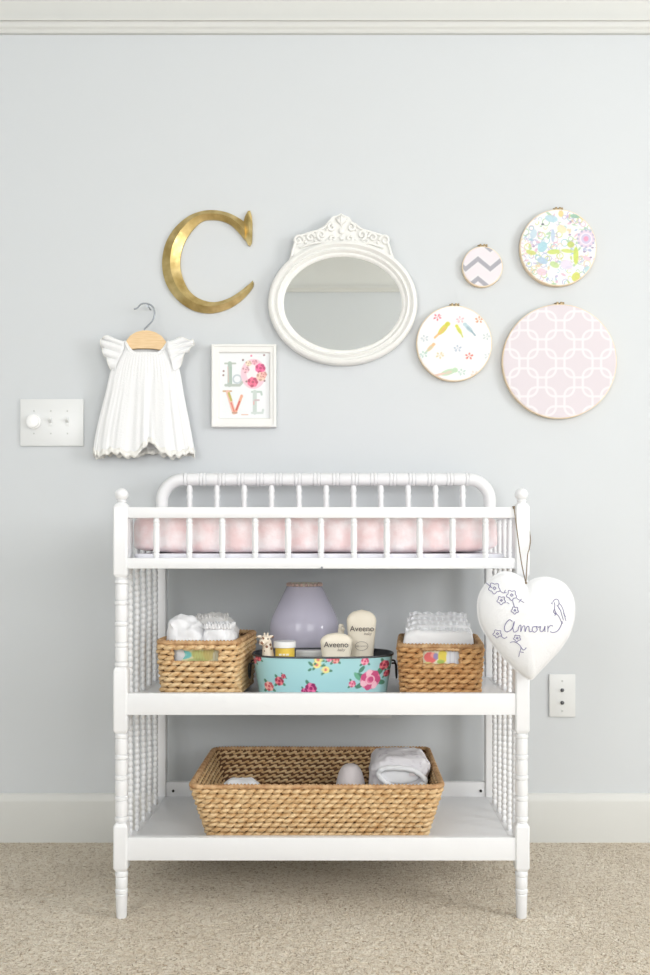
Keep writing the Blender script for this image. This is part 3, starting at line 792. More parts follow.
# rolled garment with a white looped edge
yg = .19
r = root('rolled_blanket', (FX(399, yg), yg, zf), 'rolled pale grey patterned baby blanket with white trim at the right of the large basket', 'blanket')
V, F = [], []; hxg = .067; hg = FZ(749, .23)-zf
vf = soft_box(-hxg, hxg+.004, -.045, .085, 0, hg, .42, 90, 50, amp=.006, f=26, seed=12, amp2=.003)
vf = ([(v[0]*(.42+.58*min(1, v[2]/hg/.8)) if v[0] > 0 else v[0], v[1], v[2]) for v in vf[0]], vf[1])   # narrows with the basket
cvb = Canvas(60, 60, (226, 224, 228))
rb_ = random.Random(4)
for i in range(150):
    x, y = rb_.uniform(0, 60), rb_.uniform(0, 60); cvb.line([(x, y), (x+rb_.uniform(-3, 3), y+rb_.uniform(-1, 1))], .7, (186, 180, 190), .7)
bo = geo('rolled_cloth', vf, M['print'], r, local=True, smooth=80)
A = np.array([tuple(a) for a in vf[0]]); paint(bo, cvb.get((A[:, 0]+.08)*370, (A[:, 2]+A[:, 1]*.8+.07)*240))
lp = spline([(-.048, -.052, hg-.040), (-.038, -.055, hg-.024), (0, -.057, hg-.022), (.035, -.055, hg-.030), (.056, -.052, hg-.054), (.025, -.055, hg-.066), (-.02, -.055, hg-.062)], 8, True)
geo('white_trim', tube(lp, [.0062+.0008*math.sin(i*1.3) for i in range(len(lp))], 10, True), M['diaper'], r, local=True, smooth=80, label='thick white looped trim')
geo('inner_fold', sphere((0, -.046, hg-.040), (.046, .008, .020), 24, 14), M['diaper'], r, local=True, smooth=80)
geo('garment_tag', box(.020, .034, -.0562, -.0550, hg-.040, hg-.030), M['lilac'], r, local=True, bevel=.0003)
r = soft('folded_cloth', (FX(236, .13)+.008, .15, zf), .046, .04, FZ(780.5, .14)-zf, M['diaper'], 'white cloth lying low in the left end of the large basket', 'cloth', None, 0, .6, .006, 24, 21, .002, ruf=False)

# ------------------------------------------------------------------ heart pillow on twine
YH = -.066
hp = [(525, 583.8), (520, 577.5), (512, 573), (503, 571.6), (494, 575), (484, 584), (477.5, 596), (476, 609), (478.5, 623), (486.5, 637.5), (497, 651), (508, 663), (518.5, 672.5), (529.5, 679), (538, 671.5), (549, 660), (560, 648), (568.5, 635), (573.5, 619), (574, 604), (570.5, 592.5), (563.5, 583.5), (555, 579), (545, 577), (535.5, 578.2), (529, 581)]
hc = (525, 617)
hb_ = [(FX(525+(p.x-525)*.985, YH+.01), FZ(p.y, YH+.01)) for p in spline([(a, b, 0) for a, b in hp], 5, True)]
hcx, hcz = FX(hc[0], YH), FZ(hc[1], YH); TH = .030
heart = root('heart_pillow', (hcx, YH, hcz), 'white embroidered heart shaped pillow hanging from the changing table post', 'pillow')
nb = len(hb_)
def hheight(t): return TH*(max(0, 1-t**2.4))**.62
V, F = [], []; rings = [0.001]+[i/16 for i in range(1, 16)]+[.97, 1.0]
for sd in (-1, 1):
    base = len(V)
    for t in rings:
        for (x, z) in hb_:
            X = hcx+(x-hcx)*t; Z = hcz+(z-hcz)*t
            dd = .0012*noise.noise(Vector((X*60, Z*60, sd*3)))*(1-t)+.0016*math.sin(60*math.atan2(z-hcz, x-hcx))*t**6*(1-t)*4
            V.append((X, YH+sd*(hheight(t)*(1 if sd < 0 else .8)+dd), Z))
    for a in range(len(rings)-1):
        for i in range(nb): F.append((base+a*nb+i, base+a*nb+(i+1) % nb, base+(a+1)*nb+(i+1) % nb, base+(a+1)*nb+i))
    F.append(tuple(range(base, base+nb)))
geo('cushion', (V, F), M['heart'], heart, smooth=80)
geo('seam', tube([(x, YH, z) for x, z in hb_], .0013, 6, True), M['heart'], heart, smooth=80)
def hsurf(px, py):
    x, z = FX(px, YH-.025), FZ(py, YH-.025)
    dx, dz = x-hcx, z-hcz; a = math.atan2(dz, dx); best = None
    for i in range(nb):
        bx, bz = hb_[i]; d = abs((math.atan2(bz-hcz, bx-hcx)-a+PI) % (2*PI)-PI)
        if best is None or d < best[0]: best = (d, math.hypot(bx-hcx, bz-hcz))
    t = min(1, math.hypot(dx, dz)/best[1])
    return (x, YH-hheight(t)-.0004, z)
def cr5(pts): return [(470+a/4.875, 490+b/4.875) for a, b in pts]
def stitch(pts, closed=False, r=.0007):
    P = spline([(a, b, 0) for a, b in cr5(pts)], 5, closed)
    return tube([hsurf(p.x, p.y) for p in P], r, 5, closed)
word = [[(205, 640), (190, 632), (172, 655), (168, 680), (180, 692), (200, 680), (212, 655), (214, 640), (208, 670), (215, 692), (232, 684)],
        [(232, 684), (238, 662), (246, 660), (246, 690), (254, 666), (264, 662), (266, 690), (274, 668), (284, 664), (288, 688), (300, 688)],
        [(318, 664), (304, 668), (302, 684), (314, 692), (326, 680), (320, 664), (332, 668), (342, 664)],
        [(342, 664), (340, 684), (350, 690), (360, 678), (364, 662), (364, 686), (366, 690)],
        [(379, 692), (379, 676), (378, 662), (380, 674), (386, 664), (396, 660), (404, 664)], [(390, 690), (400, 694), (414, 694), (430, 686), (444, 666), (452, 640)]]
geo('embroidered_word', join(*[stitch(s, r=.0008) for s in word]), M['thread'], heart, smooth=80)
def flower(cx, cy, R, n=5, rot=0):
    out = []
    for k in range(n*4):
        a = 2*PI*k/(n*4)+rot; q = R*(1+.18*math.cos(n*(a-rot))); out.append((cx+q*math.cos(a), cy+q*math.sin(a)))
    return out
fl = []
for cx, cy, R in ((123, 480, 24), (203, 512, 22), (153, 538, 18), (217, 586, 16), (136, 702, 18), (229, 722, 15)):
    geo('embroidered_flower', join(stitch(flower(cx, cy, R, 5, .4), True), stitch(flower(cx, cy, R*.25, 4), True, .0007)), M['thread'], heart, smooth=80)
for s in ([(88, 455), (100, 468), (112, 478)], [(148, 492), (162, 502), (178, 500)], [(180, 548), (190, 554)], [(206, 536), (212, 560), (216, 570)], [(226, 528), (240, 536), (262, 548)], [(236, 548), (244, 536), (252, 530)], [(152, 712), (168, 724), (182, 716)], [(196, 744), (214, 740), (232, 748), (248, 766), (244, 790), (240, 815)], [(248, 766), (262, 780), (274, 768)], [(246, 790), (262, 792)], [(168, 500), (174, 488)]):
    geo('embroidered_sprig', stitch(s), M['thread'], heart, smooth=80)
bird = [[(404, 545), (412, 536), (424, 532), (434, 540), (436, 552), (448, 566), (458, 590), (466, 620), (472, 640)], [(412, 548), (414, 562), (412, 580), (420, 600), (434, 616), (446, 640), (456, 652)],
        [(424, 562), (440, 582), (450, 610), (458, 636)], [(410, 600), (420, 604), (412, 612)], [(424, 545), (425, 546)], [(458, 600), (470, 620), (462, 612)], [(402, 548), (396, 552), (404, 556)], [(436, 552), (430, 566), (436, 580), (446, 590)], [(414, 580), (406, 592), (416, 606)]]
geo('embroidered_bird', join(*[stitch(s) for s in bird]), M['thread'], heart, smooth=80)
# twine loop over the top rail and post
knot = (FX(525, YH+.01), YH, FZ(583, YH))
tw = [tube(spline([knot, (FX(521, -.045), -.045, FZ(560, -.045)), (FX(514.6, -.021), -.021, FZ(512, -.021)), (FX(514, -.017), -.014, FZ(507.8, -.015)), (FX(514.5, 0), .0, zr1+.0018), (XR-S-.003, .013, zr1-.001), (XR-S+.002, .0195, zr1-.02)], 5), .0011, 6),
      tube(spline([knot, (FX(527.5, -.045), -.045, FZ(556, -.045)), (FX(529.3, -.022), -.022, FZ(549, -.022)), (XR+S+.0018, -.010, FZ(540, 0)), (XR+S+.0018, .010, FZ(528, 0)), (XR+.004, S+.0035, FZ(516, 0)), (XR-S+.002, .0195, zr1-.02)], 5), .0011, 6),
      sphere((knot[0], knot[1], knot[2]), .0028, 8, 6),
      tube(spline([knot, (knot[0], YH+.002, knot[2]-.012)], 3), .0014, 6),
      sphere((FX(514, -.017), -.015, FZ(508, -.015)), .0024, 8, 6)]
geo('twine', join(*tw), M['twine'], heart, smooth=80, label='brown twine loop')

# ------------------------------------------------------------------ on the wall: embroidery hoops
def Wx(px, d=0): return FX(px, WALL-d)
def Wz(py, d=0): return FZ(py, WALL-d)
def hoop(label, cx, cy, rp, canvas, ring_m, depth=.013):
    k = (CAM_D+WALL-depth)/FPX; R = rp*k; X, Z = Wx(cx, depth), Wz(cy, depth); yf = WALL-depth
    r = root('embroidery_hoop', (X, WALL, Z), label, 'embroidery hoop', 'fabric hoops on the wall')
    n = 96; V, F = [], []
    prof = [(R-.0065, WALL-.0015), (R-.0065, yf+.001), (R-.0055, yf), (R-.001, yf), (R, yf+.001), (R, WALL-.0015)]
    for a, y in prof:
        for i in range(n):
            t = 2*PI*i/n; V.append((X+a*math.cos(t), y, Z+a*math.sin(t)))
    m = len(prof)
    for j in range(m):
        for i in range(n): F.append((j*n+i, j*n+(i+1) % n, ((j+1) % m)*n+(i+1) % n, ((j+1) % m)*n+i))
    geo('wooden_ring', (V, F), ring_m, r, smooth=40)
    # fabric, stretched over the inner ring up to its outer edge
    Ri = R-.0022; st = .0011; N = int(Ri/st)+1; idx = {}; V, F = [], []
    for i in range(-N, N+1):
        for j in range(-N, N+1):
            a, b = i*st, j*st; q = math.hypot(a, b)
            if q <= Ri+st:
                if q > Ri: a, b = a*Ri/q, b*Ri/q
                idx[i, j] = len(V); V.append((X+a, yf-.0012+.0008*min(1, max(0, (q-Ri+.003)/.003)), Z+b))
    for (i, j), v0 in idx.items():
        q = [(i, j), (i+1, j), (i+1, j+1), (i, j+1)]
        if all(t in idx for t in q): F.append([idx[t] for t in q])
    o = geo('fabric', (V, F), M['print'], r, smooth=60)
    A = np.array(V); paint(o, canvas.get((A[:, 0]-X)/k, -(A[:, 2]-Z)/k)*.935, .04, (234, 235, 236))
    s = geo('clamp', join(box(X-.0075, X-.0025, yf+.001, WALL-.003, Z+R-.0005, Z+R+.0065), box(X+.0025, X+.0075, yf+.001, WALL-.003, Z+R-.0005, Z+R+.0065)), M['brass'], r, bevel=.0006)
    geo('clamp_screw', join(lathe([(X-.012, .0016), (X+.010, .0016)], (0, (yf+WALL)/2, Z+R+.0042), 'x', 8), lathe([(X+.0095, .003), (X+.010, .0036), (X+.0135, .0036), (X+.014, .003)], (0, (yf+WALL)/2, Z+R+.0042), 'x', 12)), M['brass'], s)
    return r
# chevron
cv = Canvas(46, 46, (240, 236, 240), 6, -23, -23)
def zig(y0_, w_, col, al=1):
    per, am = 24.5, 10
    ph = np.abs(((cv.X+16.95+per*8) % per)/per*2-1)   # 1..0..1
    d = np.abs(cv.Y-(y0_+am*ph))-w_/2*1.28
    cv.put(d*.78, col, al, .8)
for y0_ in (-27, -7.5, 12): zig(y0_, 4.2, (176, 175, 184)); zig(y0_+9.7, 7.5, (242, 232, 238), .7)
hoop('smallest hoop, with grey chevron fabric, left of the leafy floral hoop', 482.5, 266.5, 20.3, cv, M['hoopwood'], .015)
# multicolour leafy
cv = Canvas(86, 86, (250, 250, 248), 4, -43, -43)
rn = random.Random(11)
def cf(a, b): return ((a/6.19)+505-558.3, (b/6.19)+195-247.3)
pal = [(160, 204, 220), (200, 214, 130), (228, 186, 206), (190, 184, 220), (236, 210, 170), (170, 206, 170), (172, 192, 222)]
for i in range(210):
    a, q = rn.uniform(0, 2*PI), 38*math.sqrt(rn.random()); x, y = q*math.cos(a), q*math.sin(a); c = rn.choice(pal)
    if i % 3 == 0: cv.ring(x, y, rn.uniform(1.5, 3.5), .8, c, .9)
    elif i % 3 == 1: cv.ell(x, y, rn.uniform(1.2, 3), rn.uniform(.8, 1.4), c, rn.uniform(0, 3), .8)
    else:
        t = rn.uniform(0, 6); cv.line([(x+2.6*math.cos(t+s*.6)*(1-s*.1), y+2.6*math.sin(t+s*.6)*(1-s*.1)) for s in range(7)], .6, c, .9)
for a, b, rx, ry, rot, c in ((285, 145, 40, 22, .2, (184, 218, 232)), (345, 115, 16, 20, 0, (240, 212, 140)), (432, 130, 30, 13, .1, (150, 196, 168)), (230, 320, 28, 34, .6, (170, 216, 228)), (175, 240, 20, 30, .3, (196, 218, 232)), (160, 355, 32, 14, .2, (208, 216, 120)), (300, 350, 40, 15, -.1, (206, 222, 110)), (385, 345, 40, 12, .1, (212, 226, 120)), (405, 305, 22, 18, 0, (196, 214, 110)), (437, 375, 16, 55, 0, (208, 226, 96)), (437, 505, 24, 30, .5, (216, 222, 100)), (230, 405, 34, 20, .3, (176, 206, 230)), (225, 475, 32, 22, .2, (236, 206, 220)), (380, 430, 40, 30, .3, (232, 222, 240)), (305, 430, 30, 18, .4, (196, 222, 150)), (510, 460, 20, 22, 0, (190, 222, 226)), (350, 210, 30, 24, .5, (246, 232, 190)), (505, 390, 28, 12, .4, (240, 200, 214)), (295, 250, 12, 40, 0, (190, 210, 232))):
    x, y = cf(a, b); cv.ell(x, y, rx/6.19, ry/6.19, c, rot, .85)
x, y = cf(500, 270)
for R, c in ((9, (232, 216, 232)), (6, (246, 240, 248)), (5, (214, 206, 232)), (2.6, (238, 170, 200))): cv.ell(x, y, R, R, c)
for k in range(12): cv.ell(x+8.4*math.cos(k*PI/6), y+8.4*math.sin(k*PI/6), 1.1, 1.1, (186, 186, 214))
for a, b in ((232, 180), (175, 318), (405, 165), (540, 325), (400, 245), (530, 385), (490, 350)): x, y = cf(a, b); cv.ell(x, y, 1.4, .9, (104, 108, 120) if a == 232 else (176, 160, 190))
hoop('floral hoop with blue and yellow green leaves, topmost on the right', 558.3, 247.5, 38.3, cv, M['hoopwood'], .018)
# birds
cv = Canvas(86, 86, (250, 250, 250), 4, -43, -43)
def cb(a, b): return ((a/5.91)+405-454.3, (b/5.91)+230-343.3)
def bird_m(a, b, l, rot, c, c2):
    x, y = cb(a, b); cv.ell(x, y, l, l*.36, c, rot, .9); hx_, hy_ = x+l*.9*math.cos(rot), y+l*.9*math.sin(rot); cv.ell(hx_, hy_, l*.34, l*.3, c, 0, .95)
    cv.line([(x-l*.6*math.cos(rot), y-l*.6*math.sin(rot)), (x-l*1.6*math.cos(rot+.05), y-l*1.6*math.sin(rot+.05))], l*.28, c2, .9); cv.ell(x, y+l*.05, l*.5, l*.2, c2, rot, .6)
bird_m(225, 585, 7.5, -.85, (222, 218, 80), (240, 190, 130)); bird_m(318, 590, 5, -2.1, (224, 224, 90), (206, 214, 110)); bird_m(375, 580, 6, -2.35, (196, 220, 228), (150, 176, 190)); bird_m(150, 695, 5, -.8, (244, 200, 150), (196, 214, 190)); bird_m(255, 840, 8, -.3, (196, 224, 190), (240, 206, 190))
for a, b, c in ((190, 515, (236, 120, 140)), (378, 745, (232, 120, 110)), (310, 700, (186, 198, 216)), (115, 640, (204, 214, 220)), (480, 630, (206, 216, 218)), (437, 530, (226, 160, 120)), (490, 745, (214, 222, 226)), (335, 840, (196, 220, 210)), (205, 740, (230, 214, 170)), (110, 735, (190, 220, 210)), (410, 850, (246, 220, 210)), (325, 530, (240, 190, 200))):
    x, y = cb(a, b); cv.line([(x-3.6, y+2), (x, y), (x+3.6, y-1.6)], .5, c, .8)
    for k in range(5): cv.ell(x+2.9*math.cos(k*1.26+a), y+2.4*math.sin(k*1.26+a), 1.3, .9, c, k*1.26+a, .85)
hoop('hoop of white fabric printed with small birds, right of the oval mirror', 454.3, 343.3, 37.8, cv, M['hoopwood'], .018)
# pink link lattice
cv = Canvas(122, 122, (230, 221, 227), 4, -61, -61)
cx0, cy0 = 325/5+495-559.6, 245/5+295-361
for i in range(-5, 6):
    for jx in range(-5, 6):
        if (i+jx) % 2: continue
        x, y = cx0+18.3*i, cy0+19*jx; hh, rc = 14, 8.5
        qx, qy = np.abs(cv.X-x)-(hh-rc), np.abs(cv.Y-y)-(hh-rc)
        d = np.hypot(np.maximum(qx, 0), np.maximum(qy, 0))+np.minimum(np.maximum(qx, qy), 0)-rc
        cv.put(np.abs(d)-1.1, (243, 238, 242), 1, .9)
hoop('largest hoop, with pale pink fabric of white interlocking links', 559.6, 361.3, 57.2, cv, M['hoopwood'], .019)

# ------------------------------------------------------------------ gold letter C
def cc(a, b, d): return (Wx(155+a/5.91, d), Wz(200+b/5.91, d))
st = [((531, 128), (530, 235)), ((490, 100), (495, 190)), ((440, 75), (445, 142)), ((385, 60), (390, 118)), ((325, 55), (330, 112)), ((260, 65), (285, 118)), ((190, 95), (240, 150)), ((120, 155), (190, 215)), ((70, 230), (158, 285)), ((45, 310), (148, 340)), ((40, 390), (148, 400)), ((55, 470), (165, 465)), ((90, 540), (195, 525)), ((145, 600), (235, 565)), ((215, 645), (285, 590)), ((290, 665), (335, 600)), ((360, 662), (385, 595)), ((430, 640), (440, 575)), ((490, 605), (490, 545)), ((540, 560), (535, 510)), ((575, 515), (565, 485)), ((583, 490), (575, 472))]
so = spline([(a, b, 0) for (a, b), _ in st], 4); si = spline([(a, b, 0) for _, (a, b) in st], 4)
dC = .020; V, F = [], []; n = len(so)
for i in range(n):
    o_2, i_2 = so[i], si[i]; md = (o_2+i_2)/2; wd = (o_2-i_2).length/5.91*.0026
    for p, y in ((o_2, WALL-.001), (o_2, WALL-.007), (md, WALL-.007-min(.014, wd*.42)), (i_2, WALL-.007), (i_2, WALL-.001)):
        x, z = cc(p.x, p.y, .012); V.append((x, y, z))
for i in range(n-1):
    for k in range(5): F.append((i*5+k, i*5+(k+1) % 5, (i+1)*5+(k+1) % 5, (i+1)*5+k))
F.append(tuple(range(5))); F.append(tuple(range((n-1)*5, n*5)))
bl = [(548, 62), (562, 60), (571, 90), (575, 140), (574, 200), (571, 250), (560, 268), (548, 262), (535, 236), (524, 190), (520, 140), (530, 95)]
m_ = len(bl); V2 = [];
for a, b in bl: x, z = cc(a, b, .012); V2.append((x, WALL-.001, z))
for a, b in bl: x, z = cc(a, b, .012); V2.append((x, WALL-.009, z))
for b in (75, 130, 200, 255): x, z = cc(551+ (b-75)*.07, b, .012); V2.append((x, WALL-(.019 if 100 < b < 240 else .012), z))
F2 = [tuple(range(m_))]+[(i, (i+1) % m_, m_+(i+1) % m_, m_+i) for i in range(m_)]
rid = [2*m_, 2*m_+1, 2*m_+2, 2*m_+3]
near = [0, 0, 0, 1, 2, 3, 3, 3, 2, 2, 1, 0]
for i in range(m_):
    a, b = near[i], near[(i+1) % m_]
    F2.append((m_+i, m_+(i+1) % m_, rid[a]))
    if a != b: F2.append((m_+(i+1) % m_, rid[b], rid[a]))
letter = geo('wall_letter', join((V, F), (V2, F2)), M['gold'], smooth=28)
tag(letter, 'gold capital letter C with a ridged face hanging on the wall', 'letter')

# ------------------------------------------------------------------ oval mirror
mcx, mcy = 342.8, 303.3
mr = root('wall_mirror', (Wx(mcx), WALL, Wz(mcy)), 'oval mirror in a white frame with a carved floral crest', 'mirror')
k = (CAM_D+WALL-.02)/FPX; MX, MZ = Wx(mcx, .02), Wz(mcy, .02)
prof = [(0, .002, 0), (0, .016, 0), (.04, .022, 0), (.12, .026, 0), (.25, .027, 0), (.36, .023, 0), (.40, .018, 0), (.46, .018, 0), (.52, .023, 0), (.60, .025, 0), (.68, .022, 0), (.74, .017, 0), (.82, .018, 0), (.90, .016, 0), (1, .009, 0), (1, .002, 0)]
V, F = [], []; n = 120
tilt = math.radians(2)
def tl(y, z): return y-(z-MZ+.16)*math.tan(tilt)      # leans forward from the wall at the top
for t, d, _ in prof:
    for i in range(n):
        a = 2*PI*i/n
        ro = (74.6*k*math.cos(a), 61.6*k*math.sin(a)); ri = (58.6*k*math.cos(a), 45.8*k*math.sin(a))
        x, z = MX+ro[0]*(1-t)+ri[0]*t, MZ+ro[1]*(1-t)+ri[1]*t
        V.append((x, tl(WALL-d, z), z))
m_ = len(prof)
for jx in range(m_):
    for i in range(n): F.append((jx*n+i, jx*n+(i+1) % n, ((jx+1) % m_)*n+(i+1) % n, ((jx+1) % m_)*n+i))
geo('oval_frame', (V, F), M['frame'], mr, smooth=50)
V = []
for yy in (.011, .004):
    for i in range(n):
        a = 2*PI*i/n; x, z = MX+59.5*k*math.cos(a), MZ+46.7*k*math.sin(a); V.append((x, tl(WALL-yy, z), z))
F = [tuple(range(n)), tuple(range(2*n-1, n-1, -1))]+[(i, (i+1) % n, n+(i+1) % n, n+i) for i in range(n)]
geo('mirror_glass', (V, F), M['mirror'], mr, smooth=0)
def mp_(px, py, d): z = Wz(py, .02); return (Wx(px, .02), tl(WALL-d, z), z)
cro = [(288.5, 262), (291, 255), (293.5, 250), (294, 243), (298, 239), (301, 235.5), (308, 234), (315, 232), (320, 229), (325, 226), (329, 221.5), (333, 217.5), (337, 216.5), (341, 214.5), (345, 216.5), (349, 218), (352, 222), (354, 226), (360, 229.5), (367, 231.5), (374, 233), (380, 234.5), (385, 237.5), (388.5, 241.5), (389.5, 247), (391.5, 252), (395, 260), (380, 252), (362, 246.5), (343, 245), (322, 247), (304, 253)]
cm = len(cro)
V = [mp_(a, b, .003) for a, b in cro]+[mp_(a, b, .0155) for a, b in cro]
F = [tuple(range(cm)), tuple(range(2*cm-1, cm-1, -1))]+[(i, (i+1) % cm, cm+(i+1) % cm, cm+i) for i in range(cm)]
crest = geo('crest', (V, F), M['frame'], mr, bevel=0, smooth=30)
orn = []
def sc(cx, cy, R, a0, turns, s=1, r0=1.7, d=.017):
    pts = []
    for i in range(18):
        q = i/17; a = a0+s*turns*2*PI*q; rr = R*(1-.82*q); pts.append(mp_(cx+rr*math.cos(a), cy+rr*math.sin(a), d))
    return tube(pts, [r0*k*(1-.3*i/17) for i in range(18)], 7)
for s in (-1, 1):
    X_ = lambda q: 341.5+s*q
    orn += [sc(X_(43), 241.5, 5.6, PI if s > 0 else 0, 1.2, s, 1.5), sc(X_(31), 238.5, 4.6, PI if s > 0 else 0, 1.2, s), sc(X_(20), 236, 5, PI/2, 1.2, -s), sc(X_(9.5), 228.5, 4.4, -PI/2, 1.1, s), sc(X_(8), 239.5, 4, PI/2, 1.1, -s)]
    orn.append(tube(spline([mp_(X_(50), 257, .016), mp_(X_(48), 250, .017), mp_(X_(46), 244, .017)], 5), 1.5*k, 7))
    orn.append(tube(spline([mp_(X_(40), 236.5, .016), mp_(X_(30), 233.5, .017), mp_(X_(20), 230.5, .017), mp_(X_(13), 225, .017)], 5), 1.3*k, 7))
    orn.append(tube(spline([mp_(X_(42), 248.5, .018), mp_(X_(28), 244.6, .019), mp_(X_(14), 243, .019), mp_(X_(2), 242.5, .019)], 5), 1.2*k, 7))
    for (q, y) in ((26, 242), (14, 241.5), (36, 243.5), (25, 234.5), (14.5, 231), (47, 247), (38, 239)):
        orn.append(sphere(mp_(X_(q), y, .017), 1.5*k, 8, 6))
    for ang in (.45, .95): # petals of the palmette
        px_, py_ = X_(7*math.sin(ang)), 223.5-7*math.cos(ang)
        orn.append(tube([mp_(X_(0), 226, .016), mp_((px_+X_(0))/2, (py_+226)/2-.5, .019), mp_(px_, py_, .016)], [1*k, 2*k, .8*k], 8))
orn.append(tube([mp_(341.5, 227, .016), mp_(341.5, 221, .020), mp_(341.5, 216, .016)], [1*k, 2.2*k, .8*k], 8))
orn.append(sphere(mp_(341.5, 232, .018), (3*k, .004, 3.4*k), 12, 8)); orn.append(sphere(mp_(341.5, 239, .018), (2.4*k, .004, 2.4*k), 12, 8))
geo('carved_scrolls', join(*orn), M['frame'], crest, smooth=80)

# ------------------------------------------------------------------ framed print
fx0, fx1, fz0, fz1 = 211.3, 276, 427, 344
pf = root('picture_frame', (Wx(243.5), WALL, Wz(385.5)), 'white framed print of floral letters spelling LOVE', 'framed print')
def ring_rect(o, i, yo, yi, yb):  # bevelled picture frame
    (a0, b0, a1, b1), (c0_, d0, c1_, d1) = o, i
    lv = [(a0, b0, a1, b1, yb), (a0, b0, a1, b1, yo+.002), (a0+.002, b0+.002, a1-.002, b1-.002, yo)]
    s1 = .006; lv += [(a0+s1, b0+s1, a1-s1, b1-s1, yo), (a0+s1+.001, b0+s1+.001, a1-s1-.001, b1-s1-.001, yo+.003), (c0_-.003, d0-.003, c1_+.003, d1+.003, yo+.004), (c0_, d0, c1_, d1, yi), (c0_, d0, c1_, d1, yb)]
    V, F = [], []
    for x0_, z0_, x1_, z1_, y in lv: V += [(x0_, y, z0_), (x1_, y, z0_), (x1_, y, z1_), (x0_, y, z1_)]
    m = len(lv)
    for j_ in range(m):
        for k_ in range(4): F.append((j_*4+k_, j_*4+(k_+1) % 4, ((j_+1) % m)*4+(k_+1) % 4, ((j_+1) % m)*4+k_))
    return V, F
O = (Wx(fx0, .02), Wz(fz0, .02), Wx(fx1, .02), Wz(fz1, .02)); I = (Wx(219.5, .015), Wz(417.8, .015), Wx(269.3, .015), Wz(353, .015))
geo('frame', ring_rect(O, I, WALL-.021, WALL-.011, WALL-.001), M['frame'], pf, smooth=20)
cv = Canvas(54, 70, (240, 243, 245), 8, 218, 351)
def cl(a, b): return (200+a/7.22, 335+b/7.22)
def LN(pts, w_, c, al=1): cv.line([cl(*p) for p in pts], w_, c, al)
cv.ell(*cl(325, 360), 22, 30, (240, 244, 246), 0, .6, 6)
LN([(180, 205), (255, 205)], 1.6, (188, 196, 186)); LN([(215, 205), (212, 360)], 4.2, (178, 194, 184)); LN([(185, 362), (285, 362), (310, 335)], 2.6, (184, 192, 184)); cv.ring(*cl(268, 318), 4, 1.6, (196, 206, 212)); LN([(200, 230), (205, 340)], 1, (226, 190, 186), .8); LN([(225, 230), (228, 350)], .8, (140, 170, 150), .8)
x, y = cl(385, 280)
cv.ell(x, y, 12.5, 15, (250, 206, 218)); cv.ell(x-1.5, y-1, 5.5, 8.5, (250, 238, 240))
for a, b, R, c in ((435, 240, 5, (238, 96, 146)), (380, 340, 5.2, (236, 104, 136)), (440, 300, 4.6, (248, 196, 176)), (330, 250, 3.6, (250, 190, 200)), (350, 205, 3, (246, 216, 190)), (395, 195, 2.6, (244, 170, 186)), (460, 285, 3, (250, 178, 170))):
    x, y = cl(a, b); rose(cv, x, y, R, tuple(min(255, v+16) for v in c), c, tuple(int(v*.82) for v in c))
for a, b in ((462, 145), (168, 290), (310, 180), (335, 335), (465, 330), (370, 150), (170, 260)): x, y = cl(a, b); cv.ell(x, y, 1, 1, (150, 120, 120) if a != 370 else (236, 130, 160))
LN([(168, 405), (225, 405)], 1.6, (206, 166, 120)); LN([(200, 410), (245, 560)], 3.8, (236, 190, 170)); LN([(300, 440), (255, 560)], 2.8, (236, 170, 140)); LN([(208, 420), (225, 470)], 2.2, (190, 180, 90)); LN([(285, 480), (262, 540)], 1.4, (206, 90, 90)); LN([(225, 490), (245, 550)], 1.4, (226, 120, 110)); LN([(235, 562), (265, 562)], 1.4, (190, 150, 130))
LN([(375, 410), (440, 410), (445, 430)], 2, (190, 206, 198)); LN([(395, 410), (395, 560)], 4, (202, 214, 208)); LN([(375, 562), (450, 562), (455, 540)], 2.2, (208, 218, 214)); LN([(395, 470), (425, 470)], 1.6, (206, 186, 190)); LN([(388, 480), (388, 500)], 1.2, (232, 170, 170)); LN([(300, 575), (345, 575)], .8, (226, 180, 150))
V, F = [], []; nx, nz = 110, 150
for i in range(nx+1):
    for jx in range(nz+1): V.append((I[0]-.002+(I[2]-I[0]+.004)*i/nx, WALL-.010, I[1]-.002+(I[3]-I[1]+.004)*jx/nz))
for i in range(nx):
    for jx in range(nz): F.append((i*(nz+1)+jx, (i+1)*(nz+1)+jx, (i+1)*(nz+1)+jx+1, i*(nz+1)+jx+1))
o = geo('print', (V, F), M['paper'], pf)
kk = FPX/(CAM_D+WALL-.010); A = np.array(V); paint(o, cv.get(A[:, 0]*kk+345, 540-(A[:, 2]-CAM_H)*kk)*.96, .06)
geo('backing', box(O[0]+.002, O[2]-.002, WALL-.009, WALL-.002, O[1]+.002, O[3]-.002), M['frame'], pf)

# ------------------------------------------------------------------ hanger and little dress
dy = .034; YD = WALL-dy
hg_ = root('clothes_hanger', (Wx(146, dy), YD, Wz(342, dy)), 'pale wooden childs hanger with a metal hook, holding the white dress', 'hanger')
def hpnt(px, py, d=dy): return (Wx(px, d), WALL-d, Wz(py, d))
out = [(124.5, 350), (127, 342), (131, 336.5), (137, 333), (143, 331.5), (149, 331.5), (155, 333), (161, 336.5), (165.5, 342), (168.5, 351), (165, 351.5), (161, 349.5), (154, 348.3), (146, 348), (138, 348), (131, 349), (127.5, 351)]
V, F = extr([(Wx(a, dy), Wz(b, dy)) for a, b in out], YD-.005, YD+.005)
geo('wooden_bar', (V, F), M['hangwood'], hg_, bevel=.0018)
hk_ = spline([hpnt(144.5, 333), hpnt(144.7, 329), hpnt(148, 325.5), hpnt(152.5, 320.5), hpnt(154.6, 313.5), hpnt(152.5, 306.5), hpnt(147, 303.6), hpnt(141, 304.2), hpnt(137.5, 308), hpnt(134, 309)], 6)
geo('hook', tube(hk_, .0021, 8), M['chrome'], hg_, smooth=80)
